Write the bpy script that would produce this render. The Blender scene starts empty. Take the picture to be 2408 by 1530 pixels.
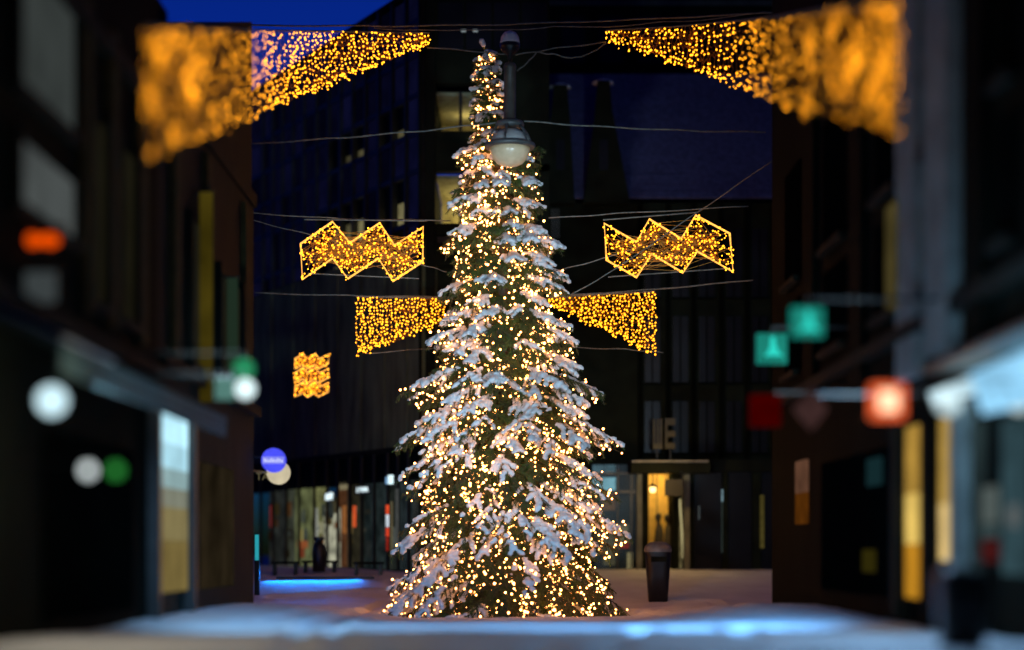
import bpy, bmesh, math, random
import numpy as np
from mathutils import Vector, noise

random.seed(7)
rng = np.random.default_rng(11)
sc = bpy.context.scene
col = sc.collection
PI = math.pi

# ---------------------------------------------------------------- street survey
# camera stands at the origin, 1.2 m above the snow, looking along +Y.
K, CX, HY, H = 4050.0, 1204.0, 1293.0, 1.2
def X(px, d): return (px - CX) * d / K
def Z(py, d): return H + (HY - py) * d / K
def P(px, py, d): return Vector((X(px, d), d, Z(py, d)))
XL, XR = -3.9, 4.0            # street walls
def dl(px): return XL * K / (px - CX)
def dr(px): return XR * K / (px - CX)

# ---------------------------------------------------------------- materials
def _nt(name):
    m = bpy.data.materials.new(name); m.use_nodes = True
    nt = m.node_tree
    return m, nt, nt.nodes['Principled BSDF']

def mat(name, c, rough=0.6, metal=0.0, var=0.35, scale=6.0, bump=0.15, bscale=30.0, stretch=(1, 1, 1), spec=0.5):
    m, nt, b = _nt(name)
    tc = nt.nodes.new('ShaderNodeTexCoord'); mp = nt.nodes.new('ShaderNodeMapping')
    mp.inputs['Scale'].default_value = stretch
    nt.links.new(tc.outputs['Object'], mp.inputs['Vector'])
    n = nt.nodes.new('ShaderNodeTexNoise'); n.inputs['Scale'].default_value = scale
    n.inputs['Detail'].default_value = 6
    nt.links.new(mp.outputs['Vector'], n.inputs['Vector'])
    r = nt.nodes.new('ShaderNodeValToRGB')
    lo = [max(0, x * (1 - var)) for x in c]; hi = [min(1, x * (1 + var)) for x in c]
    r.color_ramp.elements[0].position = 0.3; r.color_ramp.elements[1].position = 0.7
    r.color_ramp.elements[0].color = (*lo, 1); r.color_ramp.elements[1].color = (*hi, 1)
    nt.links.new(n.outputs['Fac'], r.inputs['Fac'])
    nt.links.new(r.outputs['Color'], b.inputs['Base Color'])
    b.inputs['Roughness'].default_value = rough; b.inputs['Metallic'].default_value = metal
    b.inputs['Specular IOR Level'].default_value = spec
    if bump > 0:
        n2 = nt.nodes.new('ShaderNodeTexNoise'); n2.inputs['Scale'].default_value = bscale
        n2.inputs['Detail'].default_value = 5
        nt.links.new(mp.outputs['Vector'], n2.inputs['Vector'])
        bp = nt.nodes.new('ShaderNodeBump'); bp.inputs['Strength'].default_value = bump
        bp.inputs['Distance'].default_value = 0.02
        nt.links.new(n2.outputs['Fac'], bp.inputs['Height']); nt.links.new(bp.outputs['Normal'], b.inputs['Normal'])
    return m

def emis(name, c, s, var=0.0, scale=4.0, sampled=True):
    m = bpy.data.materials.new(name); m.use_nodes = True
    nt = m.node_tree; nt.nodes.clear()
    o = nt.nodes.new('ShaderNodeOutputMaterial'); e = nt.nodes.new('ShaderNodeEmission')
    e.inputs['Color'].default_value = (*c, 1); e.inputs['Strength'].default_value = s
    if var > 0:
        tc = nt.nodes.new('ShaderNodeTexCoord')
        n = nt.nodes.new('ShaderNodeTexNoise'); n.inputs['Scale'].default_value = scale; n.inputs['Detail'].default_value = 4
        nt.links.new(tc.outputs['Object'], n.inputs['Vector'])
        mr = nt.nodes.new('ShaderNodeMapRange')
        mr.inputs['From Min'].default_value = 0.3; mr.inputs['From Max'].default_value = 0.7
        mr.inputs['To Min'].default_value = s * (1 - var); mr.inputs['To Max'].default_value = s * (1 + var)
        nt.links.new(n.outputs['Fac'], mr.inputs['Value']); nt.links.new(mr.outputs['Result'], e.inputs['Strength'])
    nt.links.new(e.outputs[0], o.inputs['Surface'])
    if not sampled:
        m.cycles.emission_sampling = 'NONE'
    return m

def glass(name, tint=(0.8, 0.85, 0.85), refl=0.12):
    m = bpy.data.materials.new(name); m.use_nodes = True
    nt = m.node_tree; nt.nodes.clear()
    o = nt.nodes.new('ShaderNodeOutputMaterial'); t = nt.nodes.new('ShaderNodeBsdfTransparent')
    g = nt.nodes.new('ShaderNodeBsdfGlossy'); mx = nt.nodes.new('ShaderNodeMixShader')
    t.inputs['Color'].default_value = (*tint, 1); g.inputs['Roughness'].default_value = 0.3
    mx.inputs['Fac'].default_value = refl
    nt.links.new(t.outputs[0], mx.inputs[1]); nt.links.new(g.outputs[0], mx.inputs[2])
    nt.links.new(mx.outputs[0], o.inputs['Surface'])
    return m

M = {}
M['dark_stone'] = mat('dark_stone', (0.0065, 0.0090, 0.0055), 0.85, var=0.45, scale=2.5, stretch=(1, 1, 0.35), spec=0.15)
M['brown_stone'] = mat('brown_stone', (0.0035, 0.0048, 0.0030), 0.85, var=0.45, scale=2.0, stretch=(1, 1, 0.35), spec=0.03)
M['grey_stone'] = mat('grey_stone', (0.17, 0.19, 0.165), 0.75, var=0.3, scale=3)
M['panel_stone'] = mat('panel_stone', (0.10, 0.115, 0.062), 0.75, var=0.5, scale=1.6, stretch=(2, 2, 0.5), spec=0.2)
M['black_metal'] = mat('black_metal', (0.012, 0.013, 0.013), 0.4, 0.2, var=0.3, bump=0.05)
M['void'] = mat('unlit_window', (0.0025, 0.003, 0.0025), 0.7, var=0.4, bump=0, spec=0.0)
M['mullion'] = mat('mullion_metal', (0.02, 0.021, 0.023), 0.45, 0.3, var=0.3, bump=0.05)
M['steel'] = mat('steel', (0.10, 0.11, 0.11), 0.5, 0.4, var=0.3)
M['awning'] = mat('awning_cloth', (0.02, 0.055, 0.06), 0.8, var=0.3)
M['roof_tile'] = mat('roof_tile', (0.07, 0.07, 0.16), 0.7, var=0.35, scale=9)
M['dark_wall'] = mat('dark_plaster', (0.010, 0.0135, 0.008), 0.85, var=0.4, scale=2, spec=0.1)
M['wire'] = mat('frosted_wire', (0.14, 0.15, 0.13), 0.7, var=0.4, scale=14)
M['bark'] = mat('bark', (0.05, 0.035, 0.022), 0.9, var=0.4, scale=12, stretch=(1, 1, 0.2))
M['needle'] = mat('needle', (0.045, 0.085, 0.014), 0.65, var=0.5, scale=2.2, bump=0)
M['snow'] = mat('snow_clump', (0.68, 0.70, 0.72), 0.7, var=0.05, scale=9, bump=0.35, bscale=45)
M['cable'] = mat('green_cable', (0.02, 0.03, 0.015), 0.6, var=0.2, bump=0)
M['amber_net'] = mat('amber_net', (0.60, 0.25, 0.015), 0.5, var=0.2, bump=0)
M['glass'] = glass('shop_glass', refl=0.008)
M['dark_glass'] = mat('dark_glass', (0.010, 0.011, 0.016), 0.3, var=0.5, scale=0.8, bump=0, spec=0.25)
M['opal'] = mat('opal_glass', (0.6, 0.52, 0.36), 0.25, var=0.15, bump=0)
_b = M['opal'].node_tree.nodes['Principled BSDF']; _b.inputs['Emission Color'].default_value = (1, .66, .2, 1); _b.inputs['Emission Strength'].default_value = 0.075  # weak warm emission stands in for tree light caught by the bowl
M['yellow_cloth'] = mat('yellow_cloth', (0.3, 0.23, 0.03), 0.8, var=0.2)
M['mannequin'] = mat('mannequin', (0.03, 0.025, 0.018), 0.5, var=0.2, bump=0)
M['coat'] = mat('coat', (0.10, 0.095, 0.075), 0.9, var=0.25)
M['grey_board'] = mat('grey_board', (0.35, 0.37, 0.37), 0.7, var=0.15)

# ---------------------------------------------------------------- mesh builder
class MB:
    def __init__(s): s.v = []; s.f = []
    def add(s, vs, fs):
        b = len(s.v); s.v += [tuple(p) for p in vs]; s.f += [tuple(i + b for i in f) for f in fs]
    def box(s, a, b):
        x0, x1 = sorted((a[0], b[0])); y0, y1 = sorted((a[1], b[1])); z0, z1 = sorted((a[2], b[2]))
        s.add([(x0, y0, z0), (x1, y0, z0), (x1, y1, z0), (x0, y1, z0), (x0, y0, z1), (x1, y0, z1), (x1, y1, z1), (x0, y1, z1)],
              [(3, 2, 1, 0), (4, 5, 6, 7), (0, 1, 5, 4), (1, 2, 6, 5), (2, 3, 7, 6), (3, 0, 4, 7)])
    def obox(s, o, u, v, w):
        o, u, v, w = map(Vector, (o, u, v, w))
        p = [o, o + u, o + u + v, o + v]; p += [q + w for q in p]
        s.add(p, [(3, 2, 1, 0), (4, 5, 6, 7), (0, 1, 5, 4), (1, 2, 6, 5), (2, 3, 7, 6), (3, 0, 4, 7)])
    def tube(s, pts, r, n=6, closed=False):
        pts = [Vector(p) for p in pts]; m = len(pts); rings = []
        for i, p in enumerate(pts):
            a = pts[(i - 1) % m] if (i or closed) else p
            c = pts[(i + 1) % m] if (i < m - 1 or closed) else p
            t = (c - a)
            if t.length < 1e-9: t = Vector((0, 0, 1))
            t.normalize()
            up = Vector((0, 0, 1)) if abs(t.z) < 0.9 else Vector((0, 1, 0))
            u = t.cross(up).normalized(); w = u.cross(t)
            rr = r[i] if hasattr(r, '__len__') else r
            rings.append([p + (u * math.cos(2 * PI * k / n) + w * math.sin(2 * PI * k / n)) * rr for k in range(n)])
        vs = [q for g in rings for q in g]; fs = []
        for i in range(m if closed else m - 1):
            j = (i + 1) % m
            for k in range(n):
                fs.append((i * n + k, i * n + (k + 1) % n, j * n + (k + 1) % n, j * n + k))
        if not closed:
            fs.append(tuple(range(n))[::-1]); fs.append(tuple((m - 1) * n + k for k in range(n)))
        s.add(vs, fs)
    def lathe(s, c, prof, n=28, sy=1.0):
        c = Vector(c); vs = []; fs = []
        for r, z in prof:
            for k in range(n):
                a = 2 * PI * k / n
                vs.append(c + Vector((r * math.cos(a), r * math.sin(a) * sy, z)))
        for i in range(len(prof) - 1):
            for k in range(n):
                fs.append((i * n + k, i * n + (k + 1) % n, (i + 1) * n + (k + 1) % n, (i + 1) * n + k))
        fs.append(tuple(range(n))[::-1]); fs.append(tuple((len(prof) - 1) * n + k for k in range(n)))
        s.add(vs, fs)
    def ball(s, c, r, n=2, sc3=(1, 1, 1)):
        vs, fs = ICO[n]; c = Vector(c)
        s.add([(c.x + p[0] * r * sc3[0], c.y + p[1] * r * sc3[1], c.z + p[2] * r * sc3[2]) for p in vs], fs)
    def prism(s, poly, thick):
        # polygon of world points, extruded by the vector thick
        t = Vector(thick); a = [Vector(p) for p in poly]; m = len(a)
        s.add(a + [p + t for p in a], [tuple(range(m)), tuple(range(2 * m - 1, m - 1, -1))] +
              [(i, i + m, (i + 1) % m + m, (i + 1) % m) for i in range(m)])
    def build(s, name, m, parent=None, smooth=False):
        me = bpy.data.meshes.new(name); me.from_pydata(s.v, [], s.f); me.update()
        return link(name, me, m, parent, smooth)

def _ico(n):
    bm = bmesh.new(); bmesh.ops.create_icosphere(bm, subdivisions=n, radius=1)
    bm.verts.ensure_lookup_table()
    r = [tuple(v.co) for v in bm.verts], [tuple(v.index for v in f.verts) for f in bm.faces]
    bm.free(); return r
ICO = {n: _ico(n) for n in (1, 2, 3)}

def link(name, me, m, parent=None, smooth=False):
    if m is not None:
        me.materials.append(m)
    if smooth:
        me.polygons.foreach_set('use_smooth', [True] * len(me.polygons))
    o = bpy.data.objects.new(name, me); col.objects.link(o)
    if parent is not None: setp(o, parent)
    return o

def setp(o, parent):
    o.parent = parent
    bpy.context.view_layer.update() if False else None
    # parts are modelled in world space; cancel the parent's translation
    t = Vector((0, 0, 0)); q = parent
    while q is not None:
        t += q.location; q = q.parent
    o.location = o.location - t

def tag(o, label=None, cat=None, group=None, kind=None):
    if label: o['label'] = label
    if cat: o['category'] = cat
    if group: o['group'] = group
    if kind: o['kind'] = kind
    return o

def thing(name, label, cat, loc, group=None):
    e = bpy.data.objects.new(name, None); e.location = loc; e.empty_display_size = 0.2
    col.objects.link(e); return tag(e, label, cat, group)

def npmesh(name, v, f, m, parent=None, smooth=False):
    v = np.asarray(v, dtype=np.float32); f = np.asarray(f, dtype=np.int32)
    me = bpy.data.meshes.new(name); k = f.shape[1]
    me.vertices.add(len(v)); me.vertices.foreach_set('co', v.ravel())
    me.loops.add(f.size); me.loops.foreach_set('vertex_index', f.ravel())
    me.polygons.add(len(f)); me.polygons.foreach_set('loop_start', np.arange(0, f.size, k, dtype=np.int32))
    me.polygons.foreach_set('loop_total', np.full(len(f), k, dtype=np.int32))
    me.update(calc_edges=True)
    return link(name, me, m, parent, smooth)

def text(name, body, size, m, parent, loc, rot, ext=0.006, align='CENTER'):
    c = bpy.data.curves.new(name, 'FONT'); c.body = body; c.size = size; c.extrude = ext
    c.align_x = align; c.align_y = 'CENTER'; c.resolution_u = 3
    o = bpy.data.objects.new(name, c); col.objects.link(o); o.location = loc; o.rotation_euler = rot
    c.materials.append(m); bpy.context.view_layer.update()
    me = bpy.data.meshes.new_from_object(o.evaluated_get(bpy.context.evaluated_depsgraph_get())); me.name = name
    bpy.data.objects.remove(o); o = bpy.data.objects.new(name, me); col.objects.link(o); o.location = loc; o.rotation_euler = rot
    setp(o, parent); return o
FRONT = (PI / 2, 0, 0)          # lettering that faces the camera

def lamp(kind, name, loc, power, c, parent, target=None, **kw):
    l = bpy.data.lights.new(name, kind); l.energy = power; l.color = c
    for k_, v_ in kw.items(): setattr(l, k_, v_)
    o = bpy.data.objects.new(name, l); col.objects.link(o); o.location = loc
    if target is not None:
        o.rotation_euler = (Vector(target) - Vector(loc)).to_track_quat('-Z', 'Y').to_euler()
    setp(o, parent); return o

# ---------------------------------------------------------------- ground
def lerp_tab(x, tab):
    if x <= tab[0][0]: return tab[0][1]
    for (a, va), (b, vb) in zip(tab, tab[1:]):
        if x <= b: return va + (vb - va) * (x - a) / (b - a)
    return tab[-1][1]
def sstep(a, b, x):
    t = min(1, max(0, (x - a) / (b - a))); return t * t * (3 - 2 * t)
PROF = [(0, 0.53), (11, 0.52), (13, 0.497), (15, 0.468), (18, 0.40), (21, 0.30), (24, 0.195), (27, 0.085), (29, 0.015), (30.4, 0), (31.6, 0.06), (33.2, 0.2), (35, 0.42), (37.3, 0.70), (40, 0.75), (46, 0.80), (60, 0.85)]
def base_z(x, d):
    g = lerp_tab(d, PROF)
    side = sstep(1.6, 3.8, abs(x)) * sstep(15, 25, d) * (1 - sstep(28, 34, d))
    return g + 0.26 * side
def gpt(px, py):
    d = 9.0
    while d < 45 and H + (HY - py) * d / K > base_z(X(px, d), d): d += 0.05
    return X(px, d), d
TRACKS = [[(985, 1412), (880, 1428), (800, 1452), (775, 1478), (800, 1508), (860, 1535)],
          [(905, 1418), (740, 1438), (640, 1458), (500, 1470)],
          [(1425, 1540), (1440, 1520), (1475, 1492), (1530, 1478)],
          [(640, 1405), (800, 1395), (930, 1388)],
          [(1600, 1412), (1680, 1416), (1760, 1428)],
          [(980, 1540), (930, 1512), (900, 1505)],
           [(700, 1545), (690, 1500), (745, 1462), (860, 1440)], [(1290, 1545), (1270, 1515), (1330, 1495)], [(1880, 1545), (1800, 1500), (1660, 1470), (1560, 1455)], [(1500, 1445), (1700, 1440), (1950, 1455)]]
TRK = []
for t in TRACKS:
    p = [gpt(*q) for q in t]
    for a, b in zip(p, p[1:]):
        n_ = max(2, int(math.hypot(b[0] - a[0], b[1] - a[1]) / 0.05))
        for i in range(n_): TRK.append((a[0] + (b[0] - a[0]) * i / n_, a[1] + (b[1] - a[1]) * i / n_))
TRK = np.array(TRK)
FEET = []
for (a, b) in (((1020, 1500), (1420, 1512)), ((1540, 1500), (1720, 1525)), ((560, 1520), (900, 1470)), ((1100, 1520), (1250, 1500)), ((1330, 1525), (1500, 1505)), ((2000, 1500), (1750, 1478))):
    p, q = gpt(*a), gpt(*b); L_ = math.hypot(q[0] - p[0], q[1] - p[1]); n_ = int(L_ / 0.33)
    for i in range(n_ + 1):
        t = i / max(1, n_); sd = 0.09 if i % 2 else -0.09
        FEET.append((p[0] + (q[0] - p[0]) * t + random.uniform(-.05, .05), p[1] + (q[1] - p[1]) * t + sd + random.uniform(-.05, .05)))
FEET = np.array(FEET)
def ground_z(x, d, detail=True):
    z = base_z(x, d)
    if not detail: return z
    z += 0.016 * noise.noise((x * 0.9, d * 0.5, 0.3)) + 0.010 * noise.noise((x * 2.3, d * 2.0, 4.0)) + 0.007 * noise.noise((x * 7, d * 6, 9)) + 0.004 * noise.noise((x * 17, d * 13, 2))
    # soft lip of fresh snow round the foot of the tree
    rr = math.hypot((x + 0.1) / 1.25, (d - 30.2))
    z += 0.05 * math.exp(-((rr - 2.3) / 0.35) ** 2)
    if len(TRK) and 9 < d < 37:
        q = np.min((TRK[:, 0] - x) ** 2 + ((TRK[:, 1] - d) * 0.55) ** 2)
        if q < 0.2:
            r = math.sqrt(q)
            z += -0.045 * math.exp(-(r / 0.08) ** 2) + 0.022 * math.exp(-((r - 0.19) / 0.07) ** 2)
        q = np.min((FEET[:, 0] - x) ** 2 + ((FEET[:, 1] - d) * 0.8) ** 2)
        if q < 0.12:
            r = math.sqrt(q); z += -0.045 * math.exp(-(r / 0.085) ** 4) + 0.012 * math.exp(-((r - 0.16) / 0.05) ** 2)
    # trodden prints in the foreground
    n3 = noise.noise((x * 3.1, d * 1.7, 21))
    if d < 29 and n3 > 0.28: z -= 0.02 * min(1, (n3 - 0.28) * 5)
    return z
xs = np.concatenate([[-70, -40, -25, -12, -8], np.arange(-6.5, 6.51, 0.08), [8, 12, 25, 40, 70]])
ys = np.concatenate([[-20, -10, 4, 8], np.arange(9, 13, 0.12), np.arange(13, 42, 0.085), [44, 50, 60, 80]])
V = [(x, y, ground_z(x, y)) for y in ys for x in xs]
nx = len(xs)
F = [(j * nx + i, j * nx + i + 1, (j + 1) * nx + i + 1, (j + 1) * nx + i) for j in range(len(ys) - 1) for i in range(nx - 1)]
M['snow_ground'] = mat('snow_ground', (0.74, 0.75, 0.76), 0.75, var=0.10, scale=1.6, bump=0.5, bscale=26)
tag(npmesh('snowy_ground', V, F, M['snow_ground'], smooth=True), kind='structure')

# ---------------------------------------------------------------- bulbs
def bulb_mesh(name, r, m, n=1):
    vs, fs = ICO[n]
    me = bpy.data.meshes.new(name); me.from_pydata([tuple(c * r for c in p) for p in vs], [], fs); me.materials.append(m)
    return me
def bulbs(pts, rad, m, parent, keep=100, small=0):
    """the hundred nearest bulbs as parts of their own, the rest as one part"""
    order = sorted(range(len(pts)), key=lambda i: pts[i][1])
    me = bulb_mesh('bulb', rad, m)
    for i in order[:keep]:
        o = bpy.data.objects.new('bulb', me); col.objects.link(o)
        o.location = pts[i]; setp(o, parent)
        s = random.uniform(0.8, 1.2) * (0.47 + 0.53 * min(1, max(0, (pts[i][1] - 22) / 5.5)) if small else 1); o.scale = (s, s, s)
    rest = order[keep:]
    if rest:
        vs, fs = ICO[1]; vs = np.array(vs); fs = np.array(fs)
        c = np.array([pts[i] for i in rest]); k9 = (0.47 + 0.53 * np.clip((c[:, 1] - 22) / 5.5, 0, 1)) if small else np.ones(len(c)); s = k9 * rng.uniform(0.65, 1.3, len(rest)) * rad
        v = (vs[None] * s[:, None, None] + c[:, None]).reshape(-1, 3)
        f = (fs[None] + (np.arange(len(rest)) * len(vs))[:, None, None]).reshape(-1, 3)
        tag(npmesh('bulb', v, f, m, parent), kind='stuff')

# ---------------------------------------------------------------- christmas tree
D = 30.0
ENV = [(112, 1134, 1152), (150, 1130, 1165), (180, 1124, 1176), (250, 1115, 1188), (320, 1105, 1200), (345, 1095, 1215), (356, 1082, 1275), (385, 1092, 1250), (405, 1070, 1288),
       (430, 1085, 1262), (462, 1052, 1306), (495, 1072, 1252), (530, 1062, 1268), (565, 1040, 1302), (600, 1060, 1310), (650, 1040, 1328), (700, 1045, 1312),
       (725, 1040, 1305), (760, 1032, 1332), (800, 1000, 1352), (840, 1012, 1352), (890, 985, 1390), (950, 962, 1420), (985, 985, 1395),
       (1040, 945, 1434), (1075, 962, 1412), (1110, 940, 1432), (1150, 968, 1415), (1200, 935, 1448), (1265, 930, 1476), (1310, 938, 1432), (1350, 925, 1440), (1400, 905, 1476), (1452, 888, 1484)]
EZ = [(Z(a, D), X(b, D), X(c, D)) for a, b, c in ENV][::-1]
def env(z):
    l = lerp_tab(z, [(e[0], e[1]) for e in EZ]); r = lerp_tab(z, [(e[0], e[2]) for e in EZ]); return l, r
def axis(z): return lerp_tab(z, [(0, -0.10), (3, -0.11), (6.5, -0.16), (8, -0.24), (8.6, -0.40), (9.9, -0.47)])

ND, TWIGS, SNOW, BULB, STR = [], [], [], [], []
def twig(p0, dirv, L, droop, snow, bulbp, n=5):
    """one needled shoot; returns its points"""
    pts = []; d_ = dirv.normalized(); p = p0.copy(); st = L / n
    for i in range(n + 1):
        pts.append(p.copy()); d_ = (d_ + Vector((0, 0, -droop / n))).normalized(); p = p + d_ * st
    TWIGS.append(pts)
    for a, b in zip(pts, pts[1:]):
        t = (b - a).normalized(); k = max(2, int((b - a).length * 130))
        for _ in range(k):
            q = a.lerp(b, random.random()); w = Vector((random.gauss(0, 1), random.gauss(0, 1), random.gauss(0, 1))).cross(t)
            if w.length < 1e-6: continue
            w.normalize(); ln = random.uniform(0.04, 0.075)
            e = q + (t * 0.55 + w * 0.85) * ln; s = t.cross(w) * 0.0075
            ND.append((q - s, q + s, e))
    if snow > 0 and random.random() < 0.15 + 0.55 * snow:
        for i in range(1, n + 1):
            for s in (0.0, 0.5):
                q = pts[i - 1].lerp(pts[i], s + 0.5)if i < n else pts[i - 1].lerp(pts[i], s * 1.0 + 0.3)
                if random.random() < 0.45 + 0.5 * snow:
                    SNOW.append((q + Vector((random.gauss(0, .008), random.gauss(0, .008), 0.022)), random.uniform(0.033, 0.060) * (1.0 if i < n else 0.85)))
    return pts
def bough(phi, z0, R_scale, up, drp, width, heavy):
    c, s = math.cos(phi), math.sin(phi)
    zt = z0
    R = 0.1
    for _ in range(6):
        l, r = env(max(0.02, zt)); ax = axis(z0)
        rl, rr = ax - l, r - ax
        ravg = 0.5 * (rl + rr)
        R = max(0.08, (ravg * (1 - abs(c)) + (rr if c > 0 else rl) * abs(c))) * R_scale
        zt = z0 + R * (up - drp)
    n = 8; pts = []
    wob = random.uniform(-0.25, 0.25)
    for i in range(n + 1):
        t = i / n; a = phi + wob * t * t
        z = z0 + R * (up * t - drp * t ** 1.7)
        pts.append(Vector((axis(z0) + math.cos(a) * R * t, D + math.sin(a) * R * t, max(0.06, z))))
    TWIGS.append(pts)
    hv = heavy
    for i in range(2, n + 1):
        a, b = pts[i - 1], pts[i]; f = (b - a).normalized(); t = i / n
        side = f.cross(Vector((0, 0, 1))).normalized()
        if hv > 0 and t > 0.5:
            for s in (0, .33, .66):
                if random.random() < hv:
                    SNOW.append((a.lerp(b, s) + Vector((0, 0, 0.04)), random.uniform(0.04, 0.072)))
        for sg in (-1, 1):
            for rep in range(2 if R > 0.7 else 1):
                L = min(0.62, (0.16 + width * R * (1.05 - t) * 0.75)) * random.uniform(0.75, 1.2)
                p = a.lerp(b, random.random())
                dv = f * random.uniform(0.55, 0.95) + side * sg * random.uniform(0.5, 0.9) + Vector((0, 0, random.uniform(-0.3, 0.08)))
                twig(p, dv, L, random.uniform(0.25, 0.75), hv if t > 0.5 else 0, 0)
    for _ in range(int(3 + R * 5)):
        t = random.uniform(0.3, 1.0); k_ = min(n - 1, int(t * n)); q = pts[k_].lerp(pts[k_ + 1], t * n - k_)
        q = q + Vector((-s, c, 0)) * random.uniform(-1, 1) * width * R * 0.4 * (1.15 - t)
        twig(q, Vector((c * .5, s * .5, -1)) + Vector((random.gauss(0, .3), random.gauss(0, .3), 0)), random.uniform(0.15, 0.30), 0.3, 0, 0, n=3)
    f = (pts[-1] - pts[-2]).normalized()
    twig(pts[-1], f, 0.11 * min(1, R * 2), 0.3, hv, 0, n=3)
    for a, b in zip(pts, pts[1:]):
        t = (b - a).normalized()
        for _ in range(int((b - a).length * 120)):
            q = a.lerp(b, random.random()); w = Vector((random.gauss(0, 1), random.gauss(0, 1), random.gauss(0, 1))).cross(t).normalized()
            ND.append((q - t.cross(w) * .0055, q + t.cross(w) * .0055, q + (t * .5 + w * .9) * random.uniform(.04, .065)))
    # light string wound along this bough
    tw = TWIGS[-1 - (2 * (n - 1)):]
    m = max(3, int(3 + R * 7.5)); st = []
    for i in range(m):
        t = 0.34 + 0.68 * (i + random.uniform(-0.3, 0.3)) / m
        t = min(1.0, t); k = min(n - 1, int(t * n)); q = pts[k].lerp(pts[k + 1], t * n - k)
        sw = random.uniform(-1, 1) * width * R * 0.55 * (1.1 - t) + random.uniform(-.06, .06)
        side = Vector((-s, c, 0))
        q = q + side * sw + Vector((c, s, 0)) * random.uniform(0, 0.07) + Vector((0, 0, random.uniform(-0.22, 0.12) - 0.15 * abs(sw)))
        q.z = max(0.05, q.z)
        cl = noise.noise((q.x * 1.5, q.y * 1.5, q.z * 1.5 + 7))
        if cl < -0.10 and random.random() < .8: continue
        if q.z < 0.12 and random.random() < .7: continue
        BULB.append(q); st.append(q)
        if cl > 0.12 and random.random() < .7:
            q2 = q + Vector((random.uniform(-.12, .12), random.uniform(-.12, .02), random.uniform(-.12, .10)))
            if q2.z > .05: BULB.append(q2); st.append(q2)
    STR.append(st)
z = 0.22; ph = 0.0; k = 0
while z < 9.75:
    k += 1; wf = (1.06, 0.96, 0.86)[k % 3]
    l, r = env(z); R = (r - l) / 2
    n = 4 if R < 0.3 else int(6 + R * 4.3)
    ph += 0.9
    for i in range(n):
        phi = ph + 2 * PI * i / n + random.uniform(-0.18, 0.18)
        zz = z + random.uniform(-0.07, 0.07)
        if R < 0.36:
            up, dp, wd = 0.9, 0.45, 0.9
        else:
            u = min(1, (z / 8.5)); up, dp, wd = 0.12 + 0.25 * u, 0.56 - 0.2 * u, 0.5
        nz = noise.noise((math.cos(phi) * 1.3, math.sin(phi) * 1.3, z * 0.75))
        heavy = 0.0 if nz + random.uniform(-.5, .5) < -0.17 else random.uniform(0.35, 0.95)
        if R < 0.36: heavy *= 0.6
        bough(phi, zz + (0.0 if R < 0.36 else 0.1 * R), (wf if R >= 0.36 else 0.74) * random.uniform(0.9, 1.06), up, dp, wd, heavy * (1.0 if wf > .85 else .5))
    z += 0.15 if R < 0.36 else 0.20 + 0.045 * R
# leader that bends to the left at the very top
lead = [P(1158, 175, D), P(1150, 140, D), P(1140, 115, D), P(1131, 96, D)]
twig(lead[0], lead[1] - lead[0], 0.3, 0, 0.3, 0); twig(lead[1], lead[3] - lead[1], 0.34, 0, 1.0, 0)
twig(lead[2], lead[3] - lead[2], 0.16, 0, 1.0, 0)
# vertical drops of lights that hang down the outside of the crown
for _ in range(46):
    phi = random.uniform(0, 2 * PI); z1 = random.uniform(1.4, 8.0); ln = random.uniform(0.7, 1.7); st = []
    m = int(ln / 0.11)
    for i in range(m):
        zz = max(0.12, z1 - ln * i / m); l, r = env(zz); a = phi + 0.12 * math.sin(i * 0.9 + phi * 7)
        ax = 0.5 * (l + r); R = 0.5 * (r - l) * (0.70 + 0.12 * math.sin(i * .7 + phi * 5))
        q = Vector((ax + math.cos(a) * R, D + math.sin(a) * R, zz)); BULB.append(q); st.append(q)
    STR.append(st)
for t in random.sample(TWIGS, 900):     # smaller lights deeper among the shoots
    q = random.choice(t) + Vector((random.uniform(-.05, .05), random.uniform(-.06, .02), -0.05))
    if q.z > .06 and noise.noise((q.x * 1.5, q.y * 1.5, q.z * 1.5 + 7)) > -0.02: BULB.append(q)
for i in range(40):
    zz = 7.9 + 1.95 * i / 40; l, r = env(zz); a = i * 1.1; R = .5 * (r - l) * .85
    BULB.append(Vector((.5 * (l + r) + math.cos(a) * R, D + math.sin(a) * R, zz)))

tree = thing('christmas_tree', 'tall snow laden spruce standing in the middle of the street', 'tree', (axis(0), D, 0))
mb = MB(); tz = np.linspace(-0.1, 9.6, 14)
mb.tube([(axis(q), D, q) for q in tz], [0.17 * (1 - q / 10.2) + 0.008 for q in tz], 10); mb.build('trunk', M['bark'], tree, True)
mb = MB()
for t in TWIGS: mb.tube(t, [0.011 * (1 - 0.7 * i / len(t)) for i in range(len(t))], 3)
mb.build('branch', M['bark'], tree)
nd = np.array([[tuple(q) for q in t] for t in ND], dtype=np.float32).reshape(-1, 3)
npmesh('crown', nd, np.arange(len(nd)).reshape(-1, 3), M['needle'], tree)
vs, fs = map(np.array, ICO[1])
c = np.array([tuple(q) for q, _ in SNOW]); rr = np.array([q for _, q in SNOW])
v = vs[None] * (rr[:, None, None] * np.array([1.1, 1.1, 0.85])) + c[:, None]
f = fs[None] + (np.arange(len(c)) * len(vs))[:, None, None]
so = npmesh('snow', v.reshape(-1, 3), f.reshape(-1, 3), M['snow'], tree, True)
tag(so, kind='stuff')
md = so.modifiers.new('Remesh', 'REMESH'); md.mode = 'VOXEL'; md.voxel_size = 0.02; md.use_smooth_shade = True
md = so.modifiers.new('Smooth', 'SMOOTH'); md.iterations = 2; md.factor = 0.5
tx = bpy.data.textures.new('snow_lumps', 'CLOUDS'); tx.noise_scale = 0.055; tx.noise_depth = 2
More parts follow.
